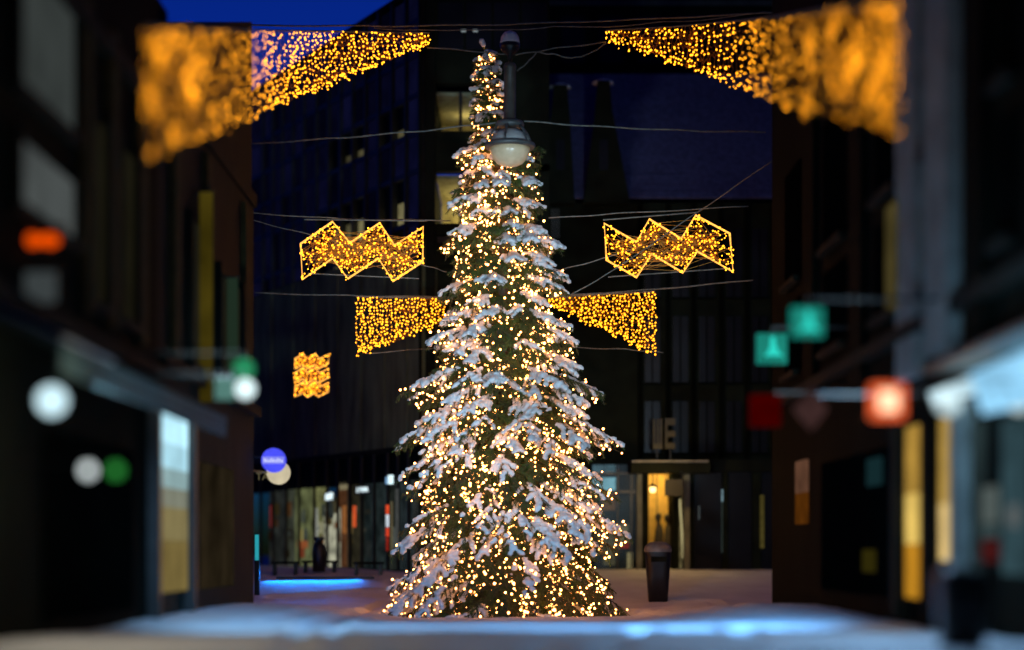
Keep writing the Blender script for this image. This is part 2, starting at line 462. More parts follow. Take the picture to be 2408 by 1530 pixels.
md = so.modifiers.new('Displace', 'DISPLACE'); md.texture = tx; md.strength = 0.045; md.mid_level = 0.5; md.texture_coords = 'GLOBAL'

M['warm_bulb'] = emis('warm_bulb', (1.0, 0.345, 0.085), 22.0)
sl = thing('string_lights', 'strings of warm white bulbs wound all over the snowy spruce', 'string lights', (axis(0), D, 0.1))
mb = MB()
for st in STR:
    if len(st) > 1: mb.tube(st, 0.004, 3)
tag(mb.build('cable', M['cable'], sl), kind='stuff')
bulbs([tuple(q) for q in BULB], 0.0195, M["warm_bulb"], sl)

# ---------------------------------------------------------------- light curtains
M['amber_bulb'] = emis('amber_bulb', (1.0, 0.345, 0.012), 5.8)
def poly_y(tab, px): return lerp_tab(px, tab)
def curtain(label, dep, top, bot, px0, px1, nstr, m, rad, thin=None, step=9.0, seed=1, edge=0.0):
    R = random.Random(seed)
    a = px0; b = px1; pm = 0.5 * (a + b)
    root = thing('light_curtain', label, 'light curtain', P(pm, lerp_tab(pm, top), lerp_tab(pm, dep)), 'triangular light curtains over the street')
    mb = MB(); n = 24
    mb.tube([P(a + (b - a) * i / n, lerp_tab(a + (b - a) * i / n, top), lerp_tab(a + (b - a) * i / n, dep)) for i in range(n + 1)], 0.014, 6)
    mb.build('top_cable', M['wire'], root)
    net = MB(); pts = []; near = []
    for i in range(nstr + 1):
        px = a + (b - a) * (i + R.uniform(-0.3, 0.3)) / nstr; px = min(max(px, min(a, b)), max(a, b))
        d = lerp_tab(px, dep); y0, y1 = lerp_tab(px, top), lerp_tab(px, bot) + R.uniform(-9, 7)
        y = y0 + R.uniform(2, step); line = [P(px, y0, d)]
        dens = 1.0 if thin is None else lerp_tab(px, thin)
        while y < y1:
            q = P(px + R.gauss(0, 2.4), y, d) + Vector((0, R.uniform(-0.05, 0.05), 0)); line.append(q)
            if d < 27.2:
                for _ in range(3 if d < 21 else 2 if d < 25 else 1): near.append(tuple(P(px + R.uniform(-9, 9), y + R.uniform(-6, 6), d + R.uniform(-.05, .05))))
            if d > 24 and R.random() < dens * (1 if d > 27 else .5): pts.append(tuple(q))
            y += step * R.uniform(0.55, 1.5)
        if len(line) > 1: net.tube(line, 0.0035, 3)
        # brighter lower hem
        for _ in range(2):
            if R.random() < (0.9 if thin is None else dens):
                pts.append(tuple(P(px + R.gauss(0, 4), y1 - R.uniform(0, 16), d - 0.02)))
    for q in near:
        c9 = noise.noise((q[0] * 4.5, q[1] * 1.2, q[2] * 4.5))
        if R.random() < (0.25 + 0.9 * c9 if q[1] < 20 else .45): pts.append(q)
    # criss-cross net between the strands
    for j in range(nstr * 2):
        px = a + (b - a) * R.random(); d = lerp_tab(px, dep); y0, y1 = lerp_tab(px, top), lerp_tab(px, bot)
        if y1 - y0 < 12: continue
        y = R.uniform(y0, y1 - 6); l = [P(px, y, d)]
        for q in range(6):
            px2 = px + (q + 1) * 5 * (1 if b > a else -1); yy = y + (5 if q % 2 == 0 else -1)
            if px2 > max(a, b) or px2 < min(a, b) or yy > lerp_tab(px2, bot): break
            l.append(P(px2, yy, lerp_tab(px2, dep)))
        if len(l) > 1: net.tube(l, 0.003, 3)
    net.build('netting', M['amber_net'], root)
    bulbs(pts, rad, m, root, small=24)
    return root
dL = [(345, 13.2), (450, 15.0), (520, 18.0), (580, 22.0), (640, 25.5), (710, 27.6), (1010, 29.0)]
curtain('long amber light curtain at upper left, tapering to a point beside the treetop', dL,
        [(345, 68), (600, 72), (1010, 78)], [(345, 378), (400, 352), (600, 275), (700, 232), (800, 190), (900, 150), (1010, 108)],
        345, 1010, 92, M['amber_bulb'], 0.0135, thin=[(345, 0.22), (540, 0.35), (620, 0.85), (1010, 1.0)], step=10, seed=3)
dR = [(1425, 29.0), (1690, 27.6), (1750, 25.5), (1810, 22.0), (1870, 18.5), (1950, 15.5), (2112, 13.2)]
curtain('long amber light curtain at upper right, its tall end near the grey pilasters', dR,
        [(1425, 72), (1600, 62), (1830, 40), (1960, 22), (2112, 2)], [(1425, 100), (1520, 130), (1640, 172), (1800, 232), (1900, 275), (2000, 285), (2112, 322)],
        1425, 2112, 92, M['amber_bulb'], 0.0135, thin=[(1425, 1.0), (1560, 0.8), (1640, 0.55), (1790, 0.5), (1850, 0.30), (2112, 0.27)], step=10, seed=4)
dC = [(800, 33.0), (1600, 33.0)]
curtain('short amber light curtain left of the tree, below the zigzag panel', dC, [(838, 698), (1045, 702)], [(838, 838), (870, 826), (960, 795), (1045, 760)],
        838, 1045, 30, M['amber_bulb'], 0.0150, step=8.2, seed=5)
curtain('short amber light curtain right of the tree, below the zigzag panel', dC, [(1290, 700), (1540, 686)], [(1290, 715), (1350, 745), (1420, 780), (1500, 820), (1540, 834)],
        1290, 1540, 36, M['amber_bulb'], 0.0150, step=8.2, seed=6)

# ---------------------------------------------------------------- zigzag panels
M['rope'] = emis('rope_light', (1.0, 0.42, 0.07), 1.9, var=0.35, scale=40)
def inside(p, poly):
    r = False; j = len(poly) - 1
    for i in range(len(poly)):
        if (poly[i][1] > p[1]) != (poly[j][1] > p[1]) and p[0] < (poly[j][0] - poly[i][0]) * (p[1] - poly[i][1]) / (poly[j][1] - poly[i][1]) + poly[i][0]: r = not r
        j = i
    return r
def zigzag(label, polys, d, nb, bars, seed, rope_r=0.021, rad=0.0145, group='zigzag light panels over the street'):
    R = random.Random(seed); al = [q for p in polys for q in p]
    cx = sum(q[0] for q in al) / len(al); cy = sum(q[1] for q in al) / len(al)
    root = thing('zigzag_light_panel', label, 'light panel', P(cx, cy, d), group)
    mb = MB()
    for p in polys: mb.tube([P(a, b, d) for a, b in p], rope_r, 6, closed=True)
    mb.build('rope_light', M['rope'], root, True)
    if bars:
        mb = MB()
        for (a, b, c_, e) in bars: mb.tube([P(a, b, d + .03), P(c_, e, d + .03)], 0.013, 6)
        mb.build('frame_bar', M['wire'], root)
    net = MB(); pts = []
    for p in polys:
        x0, x1 = min(q[0] for q in p), max(q[0] for q in p); y0, y1 = min(q[1] for q in p), max(q[1] for q in p)
        cnt = 0; prev = None
        while cnt < nb // len(polys):
            q = (R.uniform(x0, x1), R.uniform(y0, y1))
            if not inside(q, p): continue
            w = P(q[0], q[1], d + R.uniform(-.03, .03)); pts.append(tuple(w)); cnt += 1
            if prev is not None and (prev - w).length < 0.9: net.tube([prev, w], 0.0045, 3)
            prev = w
        # bulbs strung along the outline
        for (a, b), (c_, e) in zip(p, p[1:] + p[:1]):
            L = math.hypot(c_ - a, e - b)
            for i in range(int(L / 11)):
                t = R.random(); pts.append(tuple(P(a + (c_ - a) * t + R.gauss(0, 2), b + (e - b) * t + R.gauss(0, 2), d - .02)))
    net.build('netting', M['amber_net'], root)
    bulbs(pts, rad, M['amber_bulb'], root)
zigzag('amber zigzag panel left of the tree, two peaks with its low end at left',
       [[(707, 574), (782, 522), (823, 572), (893, 525), (928, 578), (995, 534), (994, 616), (924, 662), (890, 608), (818, 656), (782, 608), (711, 658)]],
       31.0, 420, [(715, 517, 1005, 520), (725, 644, 985, 656)], 11)
zigzag('amber zigzag panel right of the tree, with its high peak at right',
       [[(1421, 526), (1497, 570), (1527, 516), (1602, 562), (1636, 507), (1716, 550), (1724, 640), (1640, 592), (1606, 642), (1532, 598), (1497, 653), (1426, 612)]],
       31.0, 330, [(1418, 518, 1640, 500), (1430, 652, 1710, 632)], 12)
stk = []
for k in range(3):
    y = 832 + k * 33
    stk.append([(694, y + 12), (713, y), (722, y + 12), (742, y), (751, y + 13), (773, y + 2), (772, y + 24), (748, y + 36), (741, y + 26), (723, y + 37), (712, y + 27), (693, y + 36)])
zigzag('small stacked amber zigzag panel of three bands by the dark stone wall', stk, 37.0, 240, None, 13, 0.013, 0.013)

# ---------------------------------------------------------------- overhead wires
def wire(label, pts, r=0.013, sag=0.0):
    ps = [P(*q) for q in pts]; out = []
    for a, b in zip(ps, ps[1:]):
        for i in range(10):
            t = i / 10; q = a.lerp(b, t); q.z -= sag * 4 * t * (1 - t) * (b - a).length * 0.02
            q.z += 0.008 * math.sin(7 * t + a.x); out.append(q)
    out.append(ps[-1]); mb = MB(); mb.tube(out, r, 6); c_ = ps[0].lerp(ps[-1], 0.5)
    o = mb.build('overhead_wire', M['wire'], None, True)
    return tag(o, label, 'wire', 'frosted wires strung across the street')
wire('topmost frosted wire from side to side above both long light curtains', [(560, 60, 28.9), (900, 62, 28.9), (1200, 58, 28.8), (1500, 46, 28.9), (1830, 30, 28.5)], 0.014)
wire('second topmost wire, sagging just under the topmost one', [(880, 66, 29.1), (1080, 70, 29.1), (1300, 63, 29.1), (1560, 52, 29.1), (1800, 28, 29.1)], 0.010, 1)
wire('thin wire from left curtain tip to the pendant lamp globe', [(1005, 112, 29.0), (1140, 123, 28.6), (1188, 128, 28.5)], 0.012)
wire('thin wire from pendant lamp globe to right curtain tip', [(1212, 130, 28.5), (1300, 115, 28.7), (1425, 100, 29.0)], 0.012)
wire('slack looped cable hanging between lamp pole and right curtain tip', [(1216, 168, 28.5), (1240, 148, 28.5), (1262, 124, 28.6), (1300, 128, 28.7), (1345, 138, 28.8), (1385, 128, 28.9), (1425, 103, 29.0)], 0.012)
wire('left span wire that carries the pendant lamp collar', [(575, 340, 28.3), (800, 325, 28.4), (1000, 308, 28.5), (1172, 288, 28.5)], 0.013)
wire('right span wire that carries the pendant lamp collar', [(1232, 286, 28.5), (1400, 298, 28.5), (1620, 308, 28.3), (1800, 312, 28.0)], 0.013)
wire('wire along the top of the left zigzag panel', [(560, 500, 31.2), (800, 515, 31.2), (1060, 520, 31.2)], 0.012)
wire('wire along the top of the right zigzag panel', [(1290, 514, 31.2), (1460, 502, 31.2), (1760, 486, 31.2)], 0.012)
wire('slanting wire crossing behind the left zigzag panel', [(590, 518, 31.1), (730, 553, 31.1), (1000, 625, 31.1), (1050, 640, 31.0)], 0.010)
wire('short slanting wire from tree to the right zigzag panel corner', [(1325, 634, 31.0), (1425, 607, 31.1), (1560, 560, 31.2)], 0.012)
wire('steep slanting wire crossing in front of the right zigzag panel', [(1330, 702, 30.6), (1450, 632, 30.6), (1640, 500, 30.5), (1815, 380, 28)], 0.011)
wire('wire along the top of the left short light curtain', [(600, 690, 33.1), (840, 696, 33.1), (1050, 699, 33.1)], 0.011)
wire('wire along the top of the right short light curtain', [(1290, 698, 33.1), (1540, 681, 33.0), (1770, 660, 32)], 0.013)
wire('low wire under the left short light curtain', [(860, 832, 33.2), (1020, 820, 33.2)], 0.008)
wire('low wire under the right short light curtain', [(1340, 818, 33.2), (1470, 822, 33.2), (1560, 830, 33.2)], 0.008)

# ---------------------------------------------------------------- pendant lamp
dP = 28.5; sp = K / dP
def pz(py): return Z(py, dP)
lx = X(1199, dP)
pl = thing('pendant_lamp', 'domed street lamp hanging on wires in front of the treetop', 'street lamp', (lx, dP, pz(390)))
def prof(rows): return [(r / sp, pz(y)) for r, y in rows][::-1]
mb = MB(); mb.lathe((lx, dP, 0), prof([(2, 73), (14, 78), (21, 88), (23, 100), (24, 104)])); mb.build('snow_cap', M['snow'], pl, True)
mb = MB(); mb.lathe((lx, dP, 0), prof([(24, 104), (23, 114), (15, 126), (6, 130), (4, 148)])); mb.build('globe', M['black_metal'], pl, True)
mb = MB(); mb.lathe((lx, dP, 0), prof([(4, 147), (12, 150), (15, 157), (15, 163), (14, 164), (14, 278), (16, 280), (16, 288)])); mb.build('pole', mat('lamp_pole', (0.06, 0.055, 0.045), 0.5), pl, True)
mb = MB(); mb.lathe((lx, dP, 0), prof([(16, 284), (30, 287), (34, 294), (33, 299), (10, 300)])); mb.build('collar', M['steel'], pl, True)
mb = MB()
for k in range(6):
    a = 2 * PI * k / 6 + 0.32
    pr = [(32, 299), (42, 312), (50, 326), (57, 342)]
    mb.tube([(lx + math.cos(a) * r / sp, dP + math.sin(a) * r / sp, pz(y)) for r, y in pr], 0.022, 6)
mb.build('rib', M['steel'], pl, True)
mb = MB(); mb.lathe((lx, dP, 0), prof([(3, 305), (24, 307), (38, 318), (45, 332), (47, 342)])); mb.build('reflector', M['grey_board'], pl, True)
mb = MB(); mb.lathe((lx, dP, 0), prof([(47, 339), (59, 340), (60, 345), (58, 349), (46, 350)])); mb.build('rim', M['steel'], pl, True)
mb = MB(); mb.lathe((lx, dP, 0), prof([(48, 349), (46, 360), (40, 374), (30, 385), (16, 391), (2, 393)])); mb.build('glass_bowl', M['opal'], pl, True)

# ---------------------------------------------------------------- litter bins
def bin_(label, px, d, top, base, w0, w1, ratio=0.8, cap=True):
    cx = X(px, d); s = d / K
    zt, zb = Z(top, d), Z(base, d); r1, r0 = w1 / 2 * s, w0 / 2 * s; hgt = zt - zb
    root = thing('litter_bin', label, 'litter bin', (cx, d, zb), 'tapered black litter bins')
    def rr(q, z):   # rounded square ring
        return [(cx + q * max(-1, min(1, 1.25 * math.cos(a))), d + q * ratio * max(-1, min(1, 1.25 * math.sin(a))), z) for a in [2 * PI * k / 24 for k in range(24)]]
    rings = [rr(r0, zb), rr(r0 + (r1 - r0) * .5, zb + hgt * .45), rr(r1 * .98, zb + hgt * .82), rr(r1 * 1.0, zb + hgt * .88), rr(r1 * .9, zb + hgt * .95), rr(r1 * .55, zt)]
    mb = MB(); vs = [p for g in rings for p in g]
    fs = [(i * 24 + k, i * 24 + (k + 1) % 24, (i + 1) * 24 + (k + 1) % 24, (i + 1) * 24 + k) for i in range(5) for k in range(24)]
    mb.add(vs, fs + [tuple(range(24))[::-1], tuple(120 + k for k in range(24))]); mb.build('body', M['black_metal'], root, True)
    mb = MB(); rg = [rr(r1 * 1.03, zb + hgt * .87), rr(r1 * 1.06, zb + hgt * .90), rr(r1 * 0.95, zt - hgt * .02), rr(r1 * .6, zt + hgt * .04), rr(r1 * .15, zt + hgt * .05)]
    mb.add([p for g in rg for p in g], [(i * 24 + k, i * 24 + (k + 1) % 24, (i + 1) * 24 + (k + 1) % 24, (i + 1) * 24 + k) for i in range(4) for k in range(24)] + [tuple(96 + k for k in range(24))])
    if cap: mb.build('snow_cap', mat('bin_snow', (.20, .21, .21), .8), root, True)
    mb = MB(); mb.box((cx - r1 * .6, d - r1 * ratio * 1.01 - .01, zb + hgt * .70), (cx + r1 * .6, d - r1 * ratio * .8, zb + hgt * .79)); mb.build('slot', M['dark_stone'], root)
    return root
bin_('black tapered litter bin with a snow cap, right of the tree', 1547, 33.2, 1281, 1417, 44, 60)
bin_('blurred black litter bin at the lower right edge', 2262, 12.0, 1332, 1560, 92, 118, cap=False)
dB = 37.2; s = dB / K; zb = Z(1343, dB)
fb = thing('waste_urn', 'dark waste bin with flared lid in front of the cream shop window', 'waste bin', (X(750, dB), dB, zb))
mb = MB(); mb.lathe((X(750, dB), dB, 0), [(r * s, Z(y, dB)) for r, y in [(15, 1345), (16, 1300), (14, 1282), (8, 1278)]], 20); mb.build('body', M['black_metal'], fb, True)
mb = MB(); mb.lathe((X(750, dB), dB, 0), [(r * s, Z(y, dB)) for r, y in [(8, 1278), (7, 1273), (15, 1267), (13, 1264), (3, 1263)]], 20); mb.build('lid', M['black_metal'], fb, True)

# ---------------------------------------------------------------- benches (a row of low benches with blue strip lights under the edge)
M['blue_led'] = emis('blue_led', (0.0, 0.22, 1.0), 3.0)
def bench(label, p0, p1, d, top, base, led=True):
    x0, x1 = X(p0, d), X(p1, d); zt = Z(top, d); zb = ground_z((x0 + x1) / 2, d, False)
    root = thing('bench', label, 'bench', ((x0 + x1) / 2, d, zb), 'low benches before the shop windows')
    mb = MB(); mb.box((x0, d - .16, zt - .05), (x1, d + .16, zt)); mb.build('seat', M['dark_stone'], root)
    for x in (x0 + .03, x1 - .09):
        mb = MB(); mb.box((x, d - .14, zb - .05), (x + .06, d + .14, zt - .052)); mb.build('leg', M['black_metal'], root)
    return root
bench('low dark bench at far left below the yellow shop windows', 640, 702, 37.0, 1321, 1345)
bench('low dark bench partly behind the waste bin', 712, 792, 37.6, 1319, 1343)
bench('low dark bench nearest the tree, below the white lettered sign', 832, 902, 37.0, 1322, 1348)

# ---------------------------------------------------------------- glass office building at the back
A = Vector((X(990, 37.5), 37.5, 0)); Bk = Vector((X(548, 47.6), 47.6, 0))
u = (Bk - A); LEN = u.length; u.normalize(); nrm = Vector((-u.y, u.x, 0)); nrm = nrm if nrm.y < 0 else -nrm
ZR = Z(-30, 37.5); ZG = 0.55
def on(px):        # where the sight line at px meets the receding facade
    k_ = (px - CX) / K; # x = k*y ; A + u t
    t = (k_ * A.y - A.x) / (u.x - k_ * u.y); return t
def fy(py, t):     # height on that facade at distance t
    return Z(py, (A + u * t).y)
off = thing('glass_office_building', 'dark glass corner office block behind the tree with two lit floors', 'building', (A.x, A.y, ZG))
ZB = Z(560, 37.5)      # stone below, curtain wall above
z1 = ZB
def slab(mb, t0, t1, za, zb_, th0, th1):
    p = A + u * t0 + nrm * th1; mb.obox((p.x, p.y, za), u * (t1 - t0), -nrm * (th1 - th0), (0, 0, zb_ - za))
XE = X(1292, 37.5)
# stone base of the receding facade with joints, above the shops
zs = Z(1045, 37.5); zd = Z(1125, 37.5)
joints = [0] + [on(p) for p in (958, 930, 905, 878, 850, 822, 795, 768, 742, 716, 690, 665, 640, 618)] + [LEN]
mb = MB()
for i, (a, b) in enumerate(zip(joints, joints[1:])):
    slab(mb, a + .012, b - .012, zs, z1 - .02, -0.4, 0.0 + 0.015 * (i % 2))
mb.build('stone_cladding', M['panel_stone'], off)
mb = MB(); slab(mb, 0.6, LEN, zd, ZR, -0.7, -0.42)
mb.box((A.x, A.y + .42, ZG), (XE, A.y + 8, z1 - .4)); mb.build('wall', M['dark_wall'], off)
# floors of the curtain wall
floors = [z1, Z(515, 37.5) , Z(395, 37.5), Z(305, 37.5), Z(215, 37.5), Z(120, 37.5), Z(40, 37.5), ZR]
mt = [0.0] + [on(p) for p in (957, 925, 893, 862, 832, 803, 775, 746, 716, 690, 665, 642, 620)] + [LEN]
mb = MB()
for i, t in enumerate(mt):
    w = 0.07 if i % 3 else 0.11
    slab(mb, max(0, t - w / 2), t + w / 2, z1, ZR, -.1, .06)
mb.build('mullion', M['mullion'], off)
mb = MB()
for zf in floors[1:-1]: slab(mb, 0, LEN, zf - .09, zf + .02, -.1, .03)
mb.box((A.x + .36, A.y - .02, z1 - .1), (XE, A.y + .1, z1 + .02))
mb.build('spandrel', M['mullion'], off)
# corner column
mb = MB(); mb.box((A.x - .05, A.y - .06, ZG), (A.x + .02, A.y + .3, ZR)); mb.build('corner_column', M['dark_stone'], off); mb = MB(); mb.box((A.x + .10, A.y - .04, ZG), (A.x + .31, A.y + .3, ZR)); mb.build('corner_column', M['dark_stone'], off)
lit = {(1, 1): .16, (1, 2): .10, (1, 4): .22, (1, 5): .12, (1, 6): .07, (1, 7): .05, (3, 1): .13, (3, 2): .05, (3, 4): .12, (3, 5): .06, (3, 6): .03, (0, 4): .07, (0, 5): .05, (0, 7): .05, (0, 1): .05}
EM = {}
NAVY = [emis('navy_window', (.16, .18, 1.0), v_, var=.5, scale=1.2, sampled=False) for v_ in (.004, .006, .009, .013)]  # faint emission stands in for sky reflected in the unlit panes
def warm(v, c=(1.0, 0.78, 0.36)):
    key = (round(v, 3), c)
    if key not in EM: EM[key] = emis('dim_window_light', c, v, var=0.55, scale=2.2, sampled=False)
    return EM[key]
for f_ in range(len(floors) - 1):
    za, zb_ = floors[f_] + .021, floors[f_ + 1] - .091
    for i, (a, b) in enumerate(zip(mt, mt[1:])):
        if zb_ - za < .1: continue
        mb = MB(); slab(mb, a + .056, b - .056, za, zb_, -.04, -.02)
        v = lit.get((f_, i), 0) * 2.2
        if v and i > 0 and v > 0.0:
            w = mb.build('window', M['glass'], off)
            hh = za + (zb_ - za) * (0.62 if f_ == 1 else 0.45)
            q = MB(); slab(q, a + .056, b - .056, za, hh, -.36, -.30); q.build('lit_ceiling', warm(v), w)
        else:
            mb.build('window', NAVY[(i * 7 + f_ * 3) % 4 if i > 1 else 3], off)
# front facade right of the corner: two lit storeys seen through big panes
def room(label, x0, x1, za, zb_, em, pw):
    y = A.y + .1
    mb = MB(); mb.box((x0, y, za - .25), (x1, y + 3, za)); mb.build('floor_slab', M['dark_wall'], off); mb = MB(); mb.box((x0, y + .3, zb_), (x1, y + 3, zb_ + .08)); mb.box((x0, y + 3, za), (x1, y + 3.1, zb_))
    o = mb.build('office_room', mat('office_ceiling', (0.7, 0.62, 0.4), .8), off)
    for q in (x0 - .06, x1 + .01):
        mb = MB(); mb.box((q, y, za), (q + .05, y + 3, zb_)); mb.build('room_side', M['dark_wall'], off)
    lamp('POINT', 'office_light', ((x0 + x1) / 2, y + 2.0, za + .55), pw, (1, .72, .25), off, shadow_soft_size=.2)
    mb = MB(); mb.box((x0, y - .03, za), (x1, y - .015, zb_)); mb.build('window', M['glass'], off)
    mb = MB()
    for xx in [q for q in (X(1083, 37.5), X(1180, 37.5)) if q < x1]: mb.box((xx - .035, y - .06, za), (xx + .035, y + .02, zb_))
    mb.build('window_frame', M['mullion'], off)
room('lower', A.x + .32, X(1256, 37.5), Z(524, 37.5), Z(412, 37.5), .5, 55)
room('upper', A.x + .32, X(1166, 37.5), Z(306, 37.5), Z(215, 37.5), .3, 8)
mb = MB(); mb.box((X(1166, 37.5), A.y, Z(306, 37.5) - .25), (XE, A.y + .3, Z(205, 37.5) + .08)); mb.build('front_wall', M['dark_wall'], off)
mb = MB(); mb.box((X(1256, 37.5), A.y, Z(524, 37.5) - .25), (XE, A.y + .3, Z(395, 37.5) + .08)); mb.build('front_wall', M['dark_wall'], off)
mb = MB()
for za, zb_ in ((Z(412, 37.5) + .081, Z(306, 37.5) - .255), (Z(205, 37.5) + .085, Z(120, 37.5)), (z1 - .6, Z(528, 37.5) - .255)):
    mb = MB(); mb.box((A.x + .32, A.y, za), (XE, A.y + .3, zb_)); mb.build('front_wall', M['dark_wall'], off)
for k_, (ya, yb) in enumerate([(115, 60), (55, 5)]):
    for j in range(4):
        xa = A.x + .34 + j * (XE - A.x - .36) / 4
        mb = MB(); mb.box((xa + .03, A.y + .04, Z(ya, 37.5)), (xa + (XE - A.x - .36) / 4 - .03, A.y + .08, Z(yb, 37.5))); mb.build('window', M['dark_glass'], off)
mb = MB(); mb.box((A.x + .32, A.y + .1, Z(120, 37.5)), (XE, A.y + 6, ZR)); mb.build('upper_wall', M['dark_wall'], off)
mb = MB(); mb.prism([A + Vector((0, 0, ZR)), Bk + Vector((0, 0, ZR)), Bk + Vector((4, 6, ZR)), Vector((XE, 46, ZR)), Vector((XE, A.y, ZR))], (0, 0, 0.12)); mb.build('roof', M['dark_wall'], off)
for p in (1090, 1118):
    mb = MB(); q = P(p, 73, 37.2); mb.box(q - Vector((.05, .02, .02)), q + Vector((.05, .02, .02))); mb.build('ceiling_lamp', emis('small_lamp', (.8, .95, 1), .25, sampled=False), off)

rbk = thing('rear_building', 'tall black flat roofed block rising behind the tiled roof', 'building', (X(1500, 52), 52, .5))
mb = MB(); mb.box((X(1150, 52), 52, .3), (X(2100, 52), 58, Z(-60, 52))); mb.build('wall', M['dark_wall'], rbk)
mb = MB(); mb.box((X(1150, 52), 51.9, Z(12, 52)), (X(2100, 52), 51.99, Z(7, 52))); mb.build('ledge', M['grey_stone'], rbk)
for px in range(1320, 1860, 90):
    mb = MB(); mb.box((X(px, 52), 51.95, Z(150, 52)), (X(px + 55, 52), 51.99, Z(40, 52))); mb.build('window', M['dark_glass'], rbk)
# ground floor shops under the stone: glass bays with lit displays
bays = [990, 960, 935, 911, 879, 850, 822, 793, 768, 738, 702, 672, 642, 612]
show = {1: (.03, .03, .028), 2: (.022, .028, .03), 3: (.02, .022, .018), 4: (.018, .024, .024), 5: (.012, .016, .016), 6: (.028, .022, .012),
        7: (.10, .035, .014), 8: (.52, .46, .33), 9: (.17, .155, .06), 10: (.13, .13, .055), 11: (.05, .05, .035), 12: (.02, .02, .018)}
for i, p in enumerate(bays):
    mb = MB(); t = min(LEN, max(0, on(p))); slab(mb, max(0, t - .018), t + .018, ZG, zs, -.05, .02); mb.build('shop_post', M['mullion'], off)
mb = MB()
slab(mb, 0, LEN, zs - .10, zs - .001, -.2, .045); slab(mb, 0, LEN, ZG, .74, -.2, .07); slab(mb, 0, LEN, zd, zd + .03, -.04, .012); mb.build('shop_sill', M['dark_stone'], off)
for i in range(len(bays) - 1):
    t0, t1 = on(bays[i]), min(LEN, on(bays[i + 1]))
    mb = MB(); slab(mb, t0 + .019, t1 - .019, .741, zs - .101, -.05, -.03); w = mb.build('shop_window', M['glass'], off)
    c_ = show.get(i, (.015, .018, .018)); hi = zd if i != 8 else fy(1195, t0)
    mb = MB(); slab(mb, t0 - .12, t1 + .12, .741, hi, -.34 - .012 * (i % 2), -.31 - .012 * (i % 2))
    mb.build('display', emis('display_light', c_, 1.0, var=.65, scale=3.2, sampled=False), w)
def patch(px0, px1, y0, y1, c_, s_, name, depth=-.02, var=0.2):
    t0, t1 = sorted((on(px0), on(px1))); mb = MB(); tm = (t0 + t1) / 2
    slab(mb, t0, t1, fy(y1, tm), fy(y0, tm), depth - .03, depth); return mb.build(name, emis(name, c_, s_, var=var, scale=9, sampled=False), off)
patch(676, 686, 1245, 1272, (1.0, .75, .25), .35, 'display_lamp', -.3); patch(673, 697, 1272, 1290, (1.0, .25, .08), .35, 'display_shelf', -.3)
patch(679, 690, 1290, 1312, (1, .2, .08), .2, 'display_stand', -.3); patch(716, 731, 1228, 1255, (1, .85, .5), .38, 'display_lamp', -.3)
patch(770, 792, 1136, 1152, (1, .75, .42), .32, 'shop_panel', -.25); patch(787, 794, 1190, 1255, (1, .33, .09), .4, 'display_banner', -.2)
patch(816, 821, 1190, 1240, (1, .12, .03), 1.0, 'red_tube', -.15); patch(804, 809, 1205, 1255, (1, .6, .2), .22, 'display_rail', -.2)
patch(909, 913.5, 1188, 1210, (1, .10, .03), .9, 'red_tube', .02); patch(909, 913.5, 1211, 1240, (.8, .9, 1), .9, 'white_tube', .02); patch(909, 913.5, 1241, 1262, (1, .08, .03), .7, 'red_tube', .02); patch(909.5, 912.5, 1263, 1296, (1, .06, .03), .3, 'red_tube', .02)
patch(918, 928, 1118, 1139, (.72, .95, 1), 1.3, 'light_tube', .06); patch(912, 914, 1122, 1139, (.3, .6, 1), .6, 'light_tube', .06)
patch(920, 923, 1180, 1310, (.9, .75, .4), .10, 'lit_edge', .02); patch(932, 936, 1150, 1300, (.8, .85, .8), .09, 'lit_edge', .02)
patch(893, 906, 1240, 1290, (.9, .9, .8), .10, 'display_curtain', -.3); patch(738, 741, 1195, 1300, (1, .95, .8), .4, 'lit_edge', -.05)
sg = mat('sign_board_dark', (.015, .015, .018), .5)
M['white_letter'] = emis('white_letter', (.78, .95, 1.0), 1.2)
def face_rot(): return (PI / 2, 0, math.atan2(-nrm.x, -nrm.y) * -1 if False else math.atan2(u.y, u.x) + PI)
FR = (PI / 2, 0, math.atan2(-u.y, -u.x))
def sign_on(label, px, py, body, size, depth=.09):
    t = on(px); p = A + u * t + nrm * depth; p.z = fy(py, t)
    root = thing('lettered_sign', label, 'shop sign', p, 'white lettered shop signs')
    w = size * len(body) * .36
    mb = MB(); mb.obox(p - u * w - nrm * .03 - Vector((0, 0, size * .55)), u * 2 * w, nrm * .02, (0, 0, size * 1.1)); mb.build('board', sg, root)
    if body.strip('|'): text('lettering', body, size, M['white_letter'], root, p, FR)
    else:
        Rq = random.Random(8); mb = MB()
        for k_ in range(9):
            q = p - u * (size * .9 - size * .225 * k_) + Vector((0, 0, Rq.uniform(-.02, .02)))
            mb.tube([q + Vector((0, 0, -size * .36)), q + u * Rq.uniform(-.04, .04), q + u * Rq.uniform(-.05, .05) + Vector((0, 0, size * .36))], .016, 5)
        mb.tube([p - u * size - Vector((0, 0, size * .1)), p + u * size + Vector((0, 0, size * .12))], .016, 5)
        mb.build('lettering', M['white_letter'], root)
sign_on('small blue white lit sign with thin upright letters on the dark stone base', 860, 1153, 'LI YUMA', .17)
sign_on('bright white scribbled sign above the red shop window', 782, 1168, '||||', .21)
R5 = random.Random(5)
